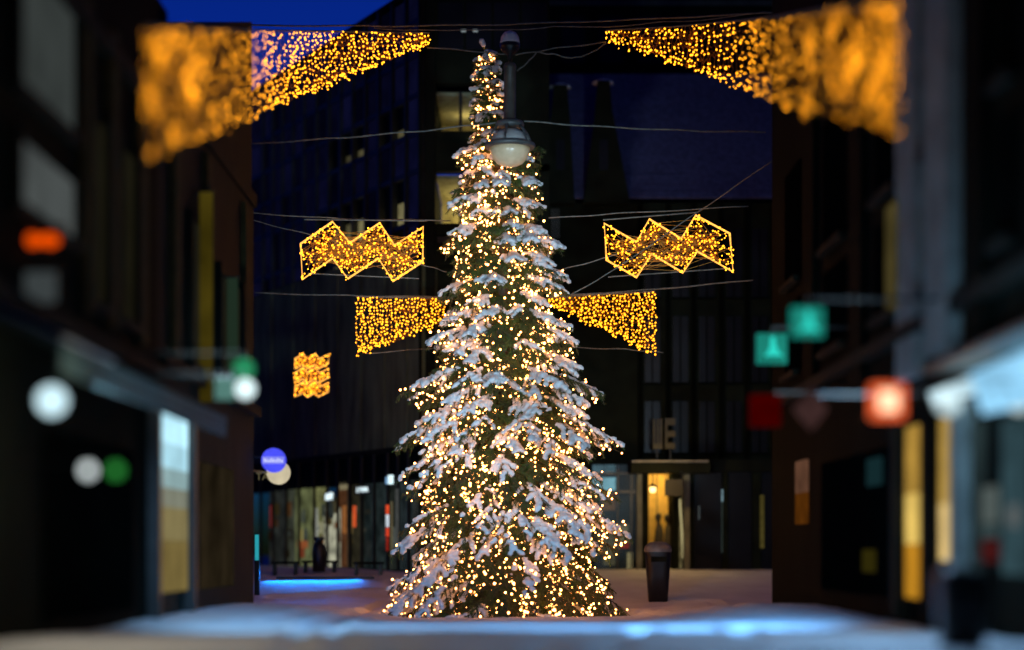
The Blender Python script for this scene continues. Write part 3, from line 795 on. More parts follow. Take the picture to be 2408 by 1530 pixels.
for i in range(5, 13):
    pa, pb = bays[i + 1], bays[i]
    for _ in range(6 if i > 6 else 3):
        w_ = R5.uniform(.15, .4) * (pb - pa); xa = R5.uniform(pa + 2, pb - 2 - w_); ya = R5.uniform(1165, 1300); h_ = R5.uniform(8, 40)
        c9 = R5.choice([(1, .75, .35), (1, .85, .6), (.9, .35, .12), (.5, .55, .5), (.95, .6, .2), (.3, .32, .3)])
        patch(xa, xa + w_, ya, min(1312, ya + h_), c9, R5.uniform(.02, .16) * (1.6 if i in (7, 8, 9, 10) else .6), 'merchandise', -R5.uniform(.15, .4), .5)
# narrow red vertical sign
t = on(652); p = A + u * t + nrm * .14; p.z = fy(1215, t)
rs = thing('vertical_sign', 'narrow dull red vertical sign left of the yellow shop windows', 'shop sign', p)
mb = MB(); mb.obox(p - u * .07 - Vector((0, 0, .30)), u * .14, nrm * .04, (0, 0, .60)); mb.build('board', sg, rs)
red_l = emis('red_letter', (1, .12, .08), .35)
for k_ in range(5):
    mb = MB(); c9 = p + nrm * .046 + Vector((0, 0, .23 - k_ * .115))
    mb.obox(c9 - u * .04 - Vector((0, 0, .042)), u * .018, nrm * .006, (0, 0, .084)); mb.obox(c9 - u * .021 + Vector((0, 0, .024)), u * .062, nrm * .006, (0, 0, .018)); mb.obox(c9 - u * .021 - Vector((0, 0, .042)), u * .062, nrm * .006, (0, 0, .018)); mb.build('letter', red_l, rs)
# wall lantern, dark and unlit, on the stone front
q = P(897, 965, 40.0); wl = thing('wall_lantern', 'unlit dark bell shaped lantern on the stone front left of the tree', 'lantern', q)
s = 40 / K
mb = MB(); mb.lathe(q, [(2 * s, 14 * s), (12 * s, 4 * s), (18 * s, -1 * s), (16 * s, -3 * s)], 16); mb.build('shade', M['brown_stone'], wl, True)
mb = MB(); mb.lathe(q, [(13 * s, -3.2 * s), (10 * s, -16 * s), (3 * s, -19 * s)], 16); mb.build('bowl', M['dark_glass'], wl, True)
mb = MB(); mb.tube([q + Vector((0, 0, 14 * s)), q + Vector((0, 0, 26 * s)), q + Vector((0, .45, 26 * s))], 0.02); mb.build('bracket', M['black_metal'], wl)

# ---------------------------------------------------------------- gabled house at the back right
dG = 40.0; gz = 0.5
gh = thing('gabled_house', 'dark old house right of the tree with steep gables and a tiled roof', 'house', (X(1500, dG), dG, gz))
x0, x1 = X(1285, dG), X(1905, dG); ze = Z(478, dG)
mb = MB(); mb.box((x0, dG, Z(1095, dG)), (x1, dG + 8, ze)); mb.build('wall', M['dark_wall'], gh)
mb = MB(); ridge = 2.9
n_ = 22
for i in range(n_):       # overlapping tile courses
    a, b = i / n_, (i + 1) / n_ + .012
    mb.obox((x0, dG + ridge * a - .25, ze + (Z(192, dG + ridge) - ze) * a + .05), (x1 - x0, 0, 0), (0, ridge * (b - a), (Z(192, dG + ridge) - ze) * (b - a)), (0, -.035, .02))
mb.build('roof', M['roof_tile'], gh)
mb = MB(); mb.prism([(x0, dG, ze), (x0, dG + ridge, Z(192, dG + ridge)), (x0, dG + 8, ze)], (.05, 0, 0)); mb.build('roof_side', M['dark_wall'], gh)
for (pl_, pr_, apx, apy, wt) in [(1262, 1352, 1318, 200, 22), (1372, 1482, 1420, 190, 20)]:
    mb = MB(); d_ = dG - .5
    mb.prism([P(pl_, 478, d_), P(pr_, 478, d_), P(apx + wt, apy + 70, d_), P(apx + wt * .7, apy, d_), P(apx - wt * .7, apy, d_), P(apx - wt, apy + 70, d_)], (0, 0.45, 0)); g = mb.build('gable', M['dark_wall'], gh)
    mb = MB(); q = P(apx, apy - 2, d_); mb.lathe(q - Vector((0, -.4, .0)), [(.26, 0), (.24, .05), (.12, .1), (.02, .11)], 14); mb.build('snow_cap', M['snow'], g, True)
    mb = MB(); mb.box(P(apx - 10, 400, d_) - Vector((0, .02, 0)), P(apx + 10, 330, d_)); mb.build('window', M['dark_glass'], g)
# pilasters and dark upper windows
for px in (1500, 1565, 1625, 1690, 1750, 1812):
    mb = MB(); mb.box((X(px, dG), dG - .09, Z(1080, dG)), (X(px + 11, dG), dG, Z(482, dG))); mb.build('pilaster', M['brown_stone'], gh)
for px in (1512, 1578, 1640, 1704, 1764):
    for (ya, yb) in ((700, 540), (900, 745), (1065, 945)):
        mb = MB(); mb.box((X(px + 4, dG), dG - .03, Z(ya, dG)), (X(px + 40, dG), dG - .002, Z(yb, dG))); w = mb.build('window', M['dark_glass'], gh)
        mb = MB(); mb.box((X(px + 20, dG), dG - .045, Z(ya, dG)), (X(px + 23, dG), dG - .031, Z(yb, dG))); mb.box((X(px + 1, dG), dG - .08, Z(ya + 5, dG)), (X(px + 43, dG), dG - .003, Z(ya + .5, dG))); mb.build('frame', M['brown_stone'], w)
mb = MB(); mb.box((X(1296, dG), dG - .03, Z(560, dG)), (X(1316, dG), dG, Z(492, dG))); w = mb.build('window', M['dark_glass'], gh)
mb = MB()
for k_ in range(3): mb.box((X(1298 + k_ * 7, dG), dG - .05, Z(560, dG)), (X(1300 + k_ * 7, dG), dG - .031, Z(492, dG)))
mb.build('frame', M['grey_stone'], w)
# ground floor: shop in three parts
dS = 39.6
zc = Z(1095, dG)
for (a, b) in [(1497, 1509), (1608, 1621)]:
    mb = MB(); mb.box((X(a, dS), dS - .12, gz), (X(b, dS), dS + .2, zc)); mb.build('pillar', M['grey_stone'], gh)
mb = MB()
for (a, b) in [(1510, 1525), (1583, 1597), (1622, 1632), (1700, 1712), (1770, 1790)]: mb.box((X(a, dS), dS, gz), (X(b, dS), dS + .25, zc))
mb.box((X(1285, dS), dS + 1.6, gz), (X(1905, dS), dS + 1.8, zc)); mb.box((X(1622, dS), dS + .3, gz), (X(1905, dS), dS + .5, zc)); mb.build('shop_wall', M['dark_wall'], gh)
# entrance glowing amber
mb = MB(); mb.box((X(1526, dS), dS + 1.2, gz + .2), (X(1582, dS), dS + 1.25, zc)); mb.build('amber_wall', mat('amber_wall', (.72, .47, .12), .8, var=.15), gh)
mb = MB(); mb.box((X(1525, dS) - .02, dS + .3, gz + .2), (X(1526, dS), dS + 1.2, zc)); mb.box((X(1582, dS), dS + .3, gz + .2), (X(1583, dS) + .02, dS + 1.2, zc)); mb.box((X(1526, dS), dS + .3, gz + .2), (X(1582, dS), dS + 1.2, gz + .24)); mb.build('entrance_side', M['brown_stone'], gh)
lamp('AREA', 'entrance_light', (X(1560, dS), dS + .42, zc - .12), 15, (1, .66, .20), gh, target=(X(1560, dS), dS + 1.2, 1.9), size=.25)
mb = MB(); mb.box((X(1546, dS), dS + .26, gz), (X(1548, dS), dS + .28, zc)); mb.build('door_frame', M['black_metal'], gh)
# shop window with curtains right of the entrance
mb = MB(); mb.box((X(1597, dS), dS + .4, gz + .25), (X(1608, dS), dS + .45, Z(1170, dS))); mb.build('display', emis('side_display', (.9, .7, .3), .10, var=.6, scale=8, sampled=False), gh)
mb = MB(); mb.tube([P(1598, 1175, dS + .3), P(1603, 1240, dS + .3), P(1607, 1315, dS + .3)], .02); mb.build('display_rail', emis('display_rail_light', (1, .85, .4), .5, sampled=False), gh)
# cafe window left of the entrance
mb = MB(); mb.box((X(1400, dS), dS + .02, gz + .12), (X(1496, dS), dS + .04, zc)); w = mb.build('shop_window', M['glass'], gh)
mb = MB()
for a in (1451, 1483): mb.box((X(a, dS), dS - .03, gz), (X(a + 3, dS), dS + .05, zc))
mb.box((X(1400, dS), dS - .03, Z(1160, dS)), (X(1496, dS), dS + .05, Z(1154, dS))); mb.box((X(1400, dS), dS - .03, Z(1116, dS)), (X(1496, dS), dS + .05, Z(1111, dS))); mb.build('frame', M['steel'], w)
def inner(a, b, ya, yb, c_, s_, nm, off_=.35):
    mb = MB(); mb.box((X(a, dS), dS + off_, Z(yb, dS)), (X(b, dS), dS + off_ + .04, Z(ya, dS))); mb.build(nm, emis(nm + '_light', c_, s_, var=.3, scale=7, sampled=False), gh)
inner(1395, 1450, 1122, 1152, (.35, .72, .85), .55, 'lit_panel'); inner(1395, 1450, 1092, 1110, (.35, .7, .85), .14, 'upper_panel')
inner(1418, 1449, 1165, 1200, (1, .45, .15), .10, 'shelf'); inner(1455, 1480, 1232, 1290, (1, .85, .45), .14, 'counter'); inner(1420, 1449, 1240, 1330, (1, .8, .4), .08, 'counter')
inner(1458, 1480, 1276, 1290, (1, .05, .03), .22, 'red_cushion', .2); inner(1476, 1489, 1300, 1338, (1, .75, .35), .28, 'menu_card', .2); inner(1398, 1414, 1295, 1303, (1, .8, .3), .5, 'menu_card', .25)
inner(1400, 1494, 1165, 1345, (.6, .7, .6), .016, 'back_wall', .9)
# dark glazing further right with faint glints
for (a, b) in [(1633, 1698), (1713, 1768), (1791, 1860)]:
    mb = MB(); mb.box((X(a, dS), dS + .05, gz + .1), (X(b, dS), dS + .08, zc)); mb.build('shop_window', M['dark_glass'], gh)
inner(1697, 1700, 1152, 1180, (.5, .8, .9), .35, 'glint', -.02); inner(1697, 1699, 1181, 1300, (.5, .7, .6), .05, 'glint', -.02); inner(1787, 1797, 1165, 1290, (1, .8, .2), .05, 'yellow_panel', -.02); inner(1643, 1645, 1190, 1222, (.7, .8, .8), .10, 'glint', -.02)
# canopy, letters on top, lantern, hanging sign
cn = MB(); cn.box((X(1478, dS), dS - .9, Z(1112, 38.7)), (X(1660, dS), dS - .121, Z(1088, 38.7))); cn.build('canopy', M['dark_stone'], gh); cn = MB(); cn.box((X(1660, dS), dS - .5, Z(1108, 38.9)), (X(1880, dS), dS - .121, Z(1080, 38.9))); cn.build('canopy', M['dark_stone'], gh)
cn = MB(); cn.box((X(1480, dS), dS - .88, Z(1087.5, 38.7)), (X(1655, dS), dS - .15, Z(1083, 38.7))); cn.build('canopy_snow', mat('dirty_snow', (.25, .26, .26), .8), gh)
dI = 38.9
ls = thing('roof_letters', 'dull grey block letters standing on the shop canopy', 'sign', P(1562, 1080, dI))
M['dull_letter'] = mat('dull_letter', (.06, .06, .035), .6, var=.2)
mb = MB()
for a in (1536, 1545, 1553): mb.box(P(a, 986, dI), P(a + 4.5, 1048, dI) + Vector((0, .05, 0)))
mb.box(P(1535.8, 1044, dI) - Vector((0, .004, 0)), P(1558, 1056, dI) + Vector((0, .046, 0))); mb.build('comb_letter', M['dull_letter'], ls)
mb = MB(); mb.box(P(1564, 984, dI), P(1570, 1056, dI) + Vector((0, .05, 0)))
for ya, yb in ((984, 1000), (1014, 1028), (1042, 1056)): mb.box(P(1569.5, ya, dI) - Vector((0, .003, 0)), P(1588, yb, dI) + Vector((0, .046, 0)))
mb.build('letter_e', M['dull_letter'], ls)
mb = MB()
for a in (1545, 1576): mb.tube([P(a, 1057, dI + .02), P(a, 1089, dI + .02)], .02)
mb.build('post', M['black_metal'], ls)
q = P(1535, 1152, 38.8); hl = thing('hanging_lantern', 'small glowing amber lantern hanging at the shop entrance', 'lantern', q); s = 38.8 / K
mb = MB(); mb.lathe(q, [(5 * s, -7 * s), (7 * s, -4 * s), (7.5 * s, 3 * s), (6 * s, 6 * s)], 16); mb.build('glass', emis('lantern_glass', (1, .62, .22), 3.5), hl, True)
mb = MB(); mb.lathe(q, [(9 * s, 6.2 * s), (8 * s, 9 * s), (3 * s, 14 * s)], 16); mb.build('cap', M['black_metal'], hl, True)
lamp('POINT', 'lantern_light', q + Vector((.15, -1.2, .2)), 45, (1, .62, .2), hl, shadow_soft_size=.1)  # shop light spill onto the snow, added ahead of the lantern
mb = MB(); mb.tube([q + Vector((0, 0, 13 * s)), q + Vector((0, 0, 40 * s))], .012); mb.build('chain', M['black_metal'], hl)
q = P(1580, 1150, 38.7); hs = thing('hanging_sign', 'dark square sign board hanging in the shop entrance', 'sign', q); s = 38.7 / K
mb = MB(); mb.box(q + Vector((-17 * s, -.02, -17 * s)), q + Vector((26 * s, .02, 22 * s))); mb.build('board', mat('sign_black', (.012, .012, .01), .6), hs)
mb = MB(); mb.tube([q + Vector((-14 * s, 0, 22 * s)), q + Vector((-14 * s, 0, 42 * s))], .01); mb.tube([q + Vector((22 * s, 0, 22 * s)), q + Vector((22 * s, 0, 42 * s))], .01); mb.build('hanger', M['black_metal'], hs)
# mannequins
def mannequin(label, px, hy, d, sc_):
    s = d / K * sc_; q = P(px, hy, d); root = thing('mannequin', label, 'mannequin', (q.x, d, gz + .24), 'mannequins in the amber entrance')
    mb = MB(); rows = [(0, 11, 2), (3, 10, 7), (7.5, 6, 9), (6.5, -2, 8), (3.5, -7, 5), (3, -13, 4), (4, -17, 5)]
    vs = []; n_ = 14
    for r, zz, rb in [(1, 11, 0), (5.5, 9, -.5), (7.5, 4, -1), (7.0, -2, -1.4), (5.2, -7, -1.2), (3.2, -11, .6), (3.2, -16, 1.4), (5, -19, 1.6)]:
        for k_ in range(n_):
            a = 2 * PI * k_ / n_; vs.append((q.x + (rb + r * math.cos(a)) * s, q.y + r * .85 * math.sin(a) * s, q.z + zz * s))
    mb.add(vs, [(i * n_ + k_, (i + 1) * n_ + k_, (i + 1) * n_ + (k_ + 1) % n_, i * n_ + (k_ + 1) % n_) for i in range(7) for k_ in range(n_)] + [tuple(range(n_))]); mb.build('head', M['mannequin'], root, True)
    mb = MB(); vs = []; zf = (gz + .24 - q.z) / s
    for r, zz, rb in [(3.6, -15, 1.4), (6, -20, 1.8), (9, -27, 1.5), (10, -42, 1.2), (10.5, -62, 0), (12, -90, 0), (12, zf, 0)]:
        for k_ in range(n_):
            a = 2 * PI * k_ / n_; vs.append((q.x + (rb + r * math.cos(a)) * s, q.y + r * .6 * math.sin(a) * s, q.z + zz * s))
    mb.add(vs, [(i * n_ + k_, (i + 1) * n_ + k_, (i + 1) * n_ + (k_ + 1) % n_, i * n_ + (k_ + 1) % n_) for i in range(6) for k_ in range(n_)]); mb.build('coat', M['coat'], root, True)
mannequin('dark mannequin head and coat, left one of the pair at the entrance', 1549, 1218, dS + .55, 1.0)
mannequin('slightly shorter dark mannequin, right one of the pair at the entrance', 1570, 1220, dS + .6, .92)

# ---------------------------------------------------------------- left street side
def wall_house(name, label, x, d0, d1, z1_, sgn, m, bands):
    root = thing(name, label, 'building', (x, (d0 + d1) / 2, .3)); mb = MB()
    mb.box((x, d0, -.2), (x + sgn * 6, d1, z1_)); mb.build('wall', m, root)
    mb = MB()
    for zb_ in bands: mb.box((x - sgn * .12, d0, zb_), (x - sgn * .002, d1, zb_ + .14))
    mb.build('cornice', M['dark_stone'], root)
    mb = MB(); mb.box((x - sgn * .05, d0, z1_ + .002), (x + sgn * 6, d1, z1_ + .2)); mb.build('roof', M['dark_stone'], root)
    return root
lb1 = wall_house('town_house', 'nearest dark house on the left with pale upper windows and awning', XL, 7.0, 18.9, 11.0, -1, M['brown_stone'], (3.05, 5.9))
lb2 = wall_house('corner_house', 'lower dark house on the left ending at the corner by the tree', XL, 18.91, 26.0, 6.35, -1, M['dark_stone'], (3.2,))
mb = MB(); mb.prism([(XL - .02, 18.95, 6.56), (XL - .02, 25.95, 6.56), (XL - .02, 25.95, 9.15), (XL - .02, 18.95, 6.95)], (-5, 0, 0)); mb.build('upper_wall', M['dark_stone'], lb2)
mb = MB(); q = P(497, 40, 20.6); mb.box((XL - .9, 20.2, 6.9), (XL - .3, 21.0, 7.75)); mb.lathe((XL - .6, 20.6, 0), [(.16, 7.75), (.16, 8.0), (.1, 8.05)], 12); mb.build('chimney', M['brown_stone'], lb2)
def lwin(parent, px0, px1, z0, z1_, c_, s_, nm='window', pr=.03):
    a, b = dl(px0), dl(px1); mb = MB(); mb.box((XL + .001, a, z0), (XL + pr, b, z1_)); w = mb.build(nm, emis(nm + '_light', c_, s_, var=.25, scale=1.5), parent)
    mb = MB(); mb.box((XL + .001, a - .09, z0 - .09), (XL + .09, a - .002, z1_ + .09)); mb.box((XL + .001, b + .002, z0 - .09), (XL + .09, b + .09, z1_ + .09)); mb.box((XL + .001, a - .002, z0 - .09), (XL + .09, b + .002, z0 - .002)); mb.build('frame', M['dark_stone'], w)
    return w
lwin(lb1, 30, 166, 4.86, 6.9, (.8, .95, .9), .042); lwin(lb1, 30, 166, 3.92, 4.44, (.85, .97, .95), .075)  # faint emission stands in for lamp light falling on pale panels
lwin(lb1, 205, 240, 3.5, 5.2, (.9, .8, .4), .010); lwin(lb1, 270, 310, 3.5, 5.2, (.9, .8, .4), .010)
lwin(lb2, 440, 466, 3.45, 5.2, (.9, .85, .5), .012); lwin(lb2, 508, 560, 3.5, 4.9, (.9, .85, .5), .010)
M['mid_stone'] = mat('mid_stone', (.035, .031, .012), .85, spec=.1)
for a_, b_ in ((186, 200), (246, 262), (316, 332), (396, 412), (474, 486), (566, 580)):
    mb = MB(); mb.box((XL + .001, dl(a_), 3.35), (XL + .08, dl(b_), 6.2)); mb.build('pilaster', M['mid_stone'], lb1 if a_ < 370 else lb2)
# orange lantern pair
q = Vector((-3.55, 14.0, Z(568, 14.0)))
ol = thing('orange_lantern', 'wide glowing orange lantern on the left house wall', 'lantern', (X(96, 13.9), 13.9, q.z)); q = Vector((X(96, 13.9), 13.9, Z(566, 13.9)))
M['orange'] = emis('orange_glow', (1, .09, .0), .9)
for sx in (-1, 1):
    mb = MB(); mb.ball(q + Vector((sx * .07, 0, 0)), .075, 2, (1.1, 1, .75)); mb.build('globe', M['orange'], ol, True)
mb = MB(); mb.box(q + Vector((-.2, -.05, .085)), q + Vector((.2, .05, .12))); mb.tube([q + Vector((-.05, 0, .1)), (XL, 13.9, q.z + .1)], .02); mb.build('bracket', M['black_metal'], ol)
# grey sign board below it
q = Vector((X(82, 13.8), 13.8, Z(676, 13.8))); gb = thing('grey_sign', 'pale grey projecting sign board under the orange lantern', 'sign', q)
mb = MB(); mb.box(q + Vector((-.19, -.02, -.12)), q + Vector((.17, .02, .12))); mb.build('board', emis('grey_sign_light', (.8, .97, 1), .05), gb)
mb = MB(); mb.box(q + Vector((-.21, -.03, .121)), q + Vector((.19, .03, .14))); mb.build('frame', M['black_metal'], gb)
# awning
aw = thing('awning', 'dark teal shop awning sloping off the left house', 'awning', (XL + .3, 16, 2.8))
mb = MB(); mb.prism([(XL + .01, 12.6, 3.0), (XL + .62, 12.6, 2.72), (XL + .62, 12.6, 2.66), (XL + .01, 12.6, 2.92)], (0, 7.2, 0)); mb.build('cloth', M['awning'], aw)
mb = MB(); mb.box((XL + .58, 12.6, 2.5), (XL + .61, 19.8, 2.659)); mb.build('valance', M['awning'], aw)
mb = MB(); mb.prism([(XL + .02, 12.7, 3.03), (XL + .6, 12.7, 2.765), (XL + .6, 12.7, 2.74), (XL + .02, 12.7, 3.005)], (0, 1.6, 0)); mb.build('snow', M['snow'], aw)
# lamps on the left
M['cool_lamp'] = emis('cool_lamp', (.66, .92, 1.0), 2.5)
def globe_lamp(name, label, px, py, d, r, m, wallx, group=None):
    q = P(px, py, d); root = thing(name, label, 'lamp', q, group)
    mb = MB(); mb.ball(q, r, 3); mb.build('globe', m, root, True)
    mb = MB(); mb.tube([q + Vector((0, 0, r * .95)), q + Vector((0, 0, r * 1.5)), (wallx, d, q.z + r * 1.5)], .006); mb.build('bracket', M['black_metal'], root)
    return root, q
r1, q1 = globe_lamp('globe_lamp', 'large white globe lamp under the teal awning', 122, 943, 10.2, .062, M['cool_lamp'], XL)
r2, q2 = globe_lamp('globe_lamp', 'small white globe lamp beside the small green one', 207, 1107, 11.8, .042, emis('white_globe', (.85, .95, .95), 1.6), XL)
r3, q3 = globe_lamp('globe_lamp', 'small green globe lamp beside the small white one', 272, 1107, 12.0, .045, emis('green_globe', (.08, .75, .12), .5), XL)
r4, q4 = globe_lamp('globe_lamp', 'white globe lamp just under a green one on the left corner house', 577, 915, 16.0, .095, emis('white_globe_far', (.75, .95, .97), 1.3), XL)
r5, q5 = globe_lamp('globe_lamp', 'green globe lamp just above a white one on the left corner house', 574, 868, 16.3, .10, emis('green_lamp', (.05, .62, .26), .42), XL)
q = P(530, 915, 17.5); tp = thing('teal_sign', 'teal lit square sign left of the white globe lamp', 'sign', q)
mb = MB(); mb.box(q + Vector((-.10, -.03, -.11)), q + Vector((.09, .03, .11))); mb.build('panel', emis('teal_panel', (.30, .72, .62), .28), tp)
mb = MB(); mb.box(q + Vector((-.11, -.02, .111)), q + Vector((.10, .02, .125))); mb.tube([q + Vector((-.05, 0, .12)), (XL, 17.5, q.z + .12)], .012); mb.build('frame', M['black_metal'], tp)
q = P(545, 760, 23.0); bn = thing('banner', 'faint tall grey green banner above the teal sign', 'banner', q)
mb = MB(); mb.box(q + Vector((-.06, -.01, -.6)), q + Vector((.08, .01, .6))); mb.build('cloth', emis('banner_glow', (.35, .7, .42), .035), bn); mb = MB(); mb.tube([q + Vector((-.2, 0, .61)), q + Vector((.1, 0, .61))], .015); mb.build('pole', M['black_metal'], bn)  # column of greenish haze put in as a faintly emissive strip
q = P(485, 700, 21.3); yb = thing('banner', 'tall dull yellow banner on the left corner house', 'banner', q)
mb = MB(); mb.box(q + Vector((-.08, -.01, -1.3)), q + Vector((.08, .01, 1.3))); mb.build('cloth', emis('yellow_banner_glow', (.85, .62, .06), .045, var=.5, scale=1.5), yb); mb = MB(); mb.tube([q + Vector((-.2, 0, 1.31)), q + Vector((.1, 0, 1.31))], .015); mb.build('pole', M['black_metal'], yb)  # warm-lit strip of wall, its light put into yellow emission
# lit shop window column, its light falloff stepped into the panel emission
a, b = dl(350), dl(432)
for k9, (za, zb_, c9, s9) in enumerate([(2.40, 2.72, (.50, .86, 1.0), 1.15), (2.12, 2.395, (.48, .84, .98), .85), (1.90, 2.115, (.50, .76, .78), .50), (1.68, 1.895, (.62, .66, .50), .30), (1.30, 1.675, (.9, .74, .32), .22), (.72, 1.295, (.92, .68, .22), .19)]):
    mb = MB(); mb.box((XL + .001, a, za), (XL + .05, b, zb_)); mb.build('light_box' if k9 < 3 else 'shop_window', emis('shop_light', c9, s9, var=.2, scale=2), lb2)
mb = MB(); mb.box((XL + .001, a - .1, .4), (XL + .14, a - .002, 2.8)); mb.build('door_post', M['black_metal'], lb2); mb = MB(); mb.box((XL + .001, b + .002, .4), (XL + .14, b + .1, 2.8)); mb.build('door_post', M['black_metal'], lb2)
mb = MB(); mb.box((XL + .001, dl(468), .7), (XL + .03, dl(545), 2.3)); mb.build('shop_window', emis('dim_display', (.7, .5, .25), .022, var=.5, scale=1.5), lb2)
mb = MB(); mb.box((XL + .001, 14.3, .6), (XL + .03, 17.6, 2.2)); mb.build('shop_window', M['void'], lb1)
# round signs
def disc(q, r, th, m, root, nm, n=40):
    mb = MB(); ring = [q + Vector((r * math.cos(2 * PI * k_ / n), 0, r * math.sin(2 * PI * k_ / n))) for k_ in range(n)]; mb.prism(ring, (0, th, 0)); return mb.build(nm, m, root)
q = P(643, 1083, 26.0); rs1 = thing('round_sign', 'round violet blue lit sign with a pale lettered bar', 'sign', q)
disc(q, .185, .08, emis('violet_glow', (.075, .09, 1.0), .95, var=.2, scale=4), rs1, 'disc')
mb = MB(); mb.box(q + Vector((-.165, -.012, -.055)), q + Vector((.165, -.002, .055))); mb.build('bar', emis('violet_bar', (.26, .28, 1.0), .9), rs1)
mb = MB()
for k_ in range(9): mb.box(q + Vector((-.14 + k_ * .033, -.016, -.03)), q + Vector((-.125 + k_ * .033, -.0125, .03 - .012 * (k_ % 3))))
mb.build('lettering', emis('pale_letter', (.75, .8, 1), 1.1), rs1)
mb = MB(); mb.tube([q + Vector((-.17, .05, .05)), (XL, 26.05 - .1, q.z + .05)], .015); mb.build('bracket', M['black_metal'], rs1)
q = P(654, 1112, 26.9); rs2 = thing('round_sign', 'round cream lit sign half hidden behind the violet one', 'sign', q)
disc(q, .185, .08, emis('cream_glow', (.95, .82, .55), .62, var=.15, scale=4), rs2, 'disc')
mb = MB(); mb.tube([q + Vector((-.17, .05, 0)), (XL - .1, 25.98, q.z)], .015); mb.build('bracket', M['black_metal'], rs2)
text('lettering', 'TA', .16, emis('dull_letter_glow', (.8, .7, .35), .13), rs2, P(617, 1122, 26.7), FRONT, .004)
# teal light pylon at the corner
q = P(604, 1345, 34.0); py_ = thing('light_pylon', 'slim teal lit pylon at the left corner by the benches', 'pylon', (q.x, 34.0, ground_z(q.x, 34, False)))
mb = MB(); mb.box((q.x - .035, 33.97, Z(1318, 34)), (q.x + .035, 34.03, Z(1258, 34))); mb.build('light_tube', emis('teal_tube', (.03, .42, .5), .75), py_)
mb = MB(); mb.box((q.x - .05, 33.98, .3), (q.x + .05, 34.06, Z(1318.5, 34))); mb.box((q.x - .05, 34.031, Z(1318, 34)), (q.x + .05, 34.07, Z(1254, 34))); mb.build('post', M['black_metal'], py_)
# blue strip light lying along the snow edge
q0, q1_ = P(640, 1366, 35.6), P(905, 1374, 35.2)
bl = thing('blue_floodlight', 'low blue strip light washing the snow in front of the benches', 'floodlight', ((q0.x + q1_.x) / 2, 35.9, ground_z(-3.7, 35.9, False)))
gzz = ground_z(-3.8, 36.3, False)
mb = MB(); mb.box((X(650, 36.3), 36.28, gzz), (X(880, 36.3), 36.34, gzz + .05)); mb.build('housing', M['black_metal'], bl)
lamp('AREA', 'strip_light', (X(735, 36.2), 36.20, gzz + .12), 15, (0.0, .22, 1.0), bl, target=(X(735, 35.6), 35.6, .43), shape='RECTANGLE', size=2.0, size_y=.04, spread=1.5)

# ---------------------------------------------------------------- right street side
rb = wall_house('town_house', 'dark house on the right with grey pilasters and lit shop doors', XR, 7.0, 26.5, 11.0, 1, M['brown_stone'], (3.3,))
def rbox(a, b, z0, z1_, th, m, nm, parent=rb):
    mb = MB(); mb.box((XR - .001, dr(b), z0), (XR - th, dr(a), z1_)); return mb.build(nm, m, parent)
PIL = emis  # noqa
rbox(2128, 2176, 2.9, 6.9, .10, M['grey_stone'], 'pilaster'); rbox(2206, 2262, 3.0, 6.9, .14, M['grey_stone'], 'pilaster')
rbox(2300, 2330, 3.0, 6.9, .10, M['brown_stone'], 'pilaster'); rbox(2010, 2040, 3.0, 6.9, .08, M['brown_stone'], 'pilaster'); rbox(1900, 1925, 3.0, 6.9, .08, M['brown_stone'], 'pilaster')
for (a, b) in ((2062, 2118), (2182, 2202), (2350, 2400), (1940, 1995), (1850, 1885)):
    for (z0, z1_) in ((3.7, 4.7), (5.0, 6.6)):
        w = rbox(a, b, z0, z1_, .03, M['void'], 'window')
        mb = MB(); mb.box((XR - .031, dr(b), z0 - .08), (XR - .12, dr(a), z0 - .002)); mb.build('sill', M['dark_stone'], w)
rbox(2106, 2134, 3.65, 4.75, .11, emis('lit_stair', (.8, .62, .2), .055, var=.6, scale=2), 'stair_window')
# lit doors and windows
rbox(2140, 2190, .72, 1.25, .05, emis('door_low', (1, .45, .03), .48, var=.2, scale=2), 'door_panel'); rbox(2140, 2190, 1.255, 1.75, .05, emis('door_mid', (1, .68, .16), .75, var=.2, scale=2), 'door_panel'); rbox(2140, 2190, 1.755, 2.42, .05, emis('door_high', (1, .58, .10), .40, var=.3, scale=2), 'door_panel')
rbox(2222, 2268, 1.10, 1.62, .05, emis('window_low', (1, .70, .26), .85, var=.2, scale=2), 'shop_window'); rbox(2222, 2268, 1.625, 2.40, .05, emis('window_high', (1, .62, .13), .48, var=.3, scale=2), 'shop_window')
rbox(2126, 2137, .5, 2.5, .14, M['dark_stone'], 'door_post'); rbox(2192, 2219, .5, 2.5, .12, M['brown_stone'], 'door_post'); rbox(2271, 2290, .3, 2.5, .15, M['grey_stone'], 'door_post')
rbox(2322, 2350, 1.42, 1.72, .05, emis('poster', (.75, .95, .9), .10), 'poster'); rbox(2322, 2350, 1.30, 1.40, .05, emis('poster_low', (.5, .85, .9), .07), 'poster'); rbox(2322, 2350, 1.10, 1.28, .05, emis('poster_red', (.9, .12, .12), .06), 'poster')
rbox(2384, 2408, 1.38, 1.55, .05, emis('small_panel', (.8, .9, .9), .12), 'poster')
rbox(1878, 1902, 1.98, 2.42, .05, emis('orange_display', (1, .45, .25), .09, var=.3), 'shop_window'); rbox(1878, 1902, 1.55, 1.975, .05, emis('orange_display_low', (1, .3, .03), .07, var=.3), 'shop_window')
rbox(1935, 2120, .7, 2.3, .02, M['void'], 'shop_window'); rbox(2040, 2064, .95, 1.2, .06, emis('yellow_bag', (.8, .65, .08), .03), 'display'); rbox(2050, 2080, 1.9, 2.2, .06, emis('teal_bag', (.2, .7, .8), .03), 'display')
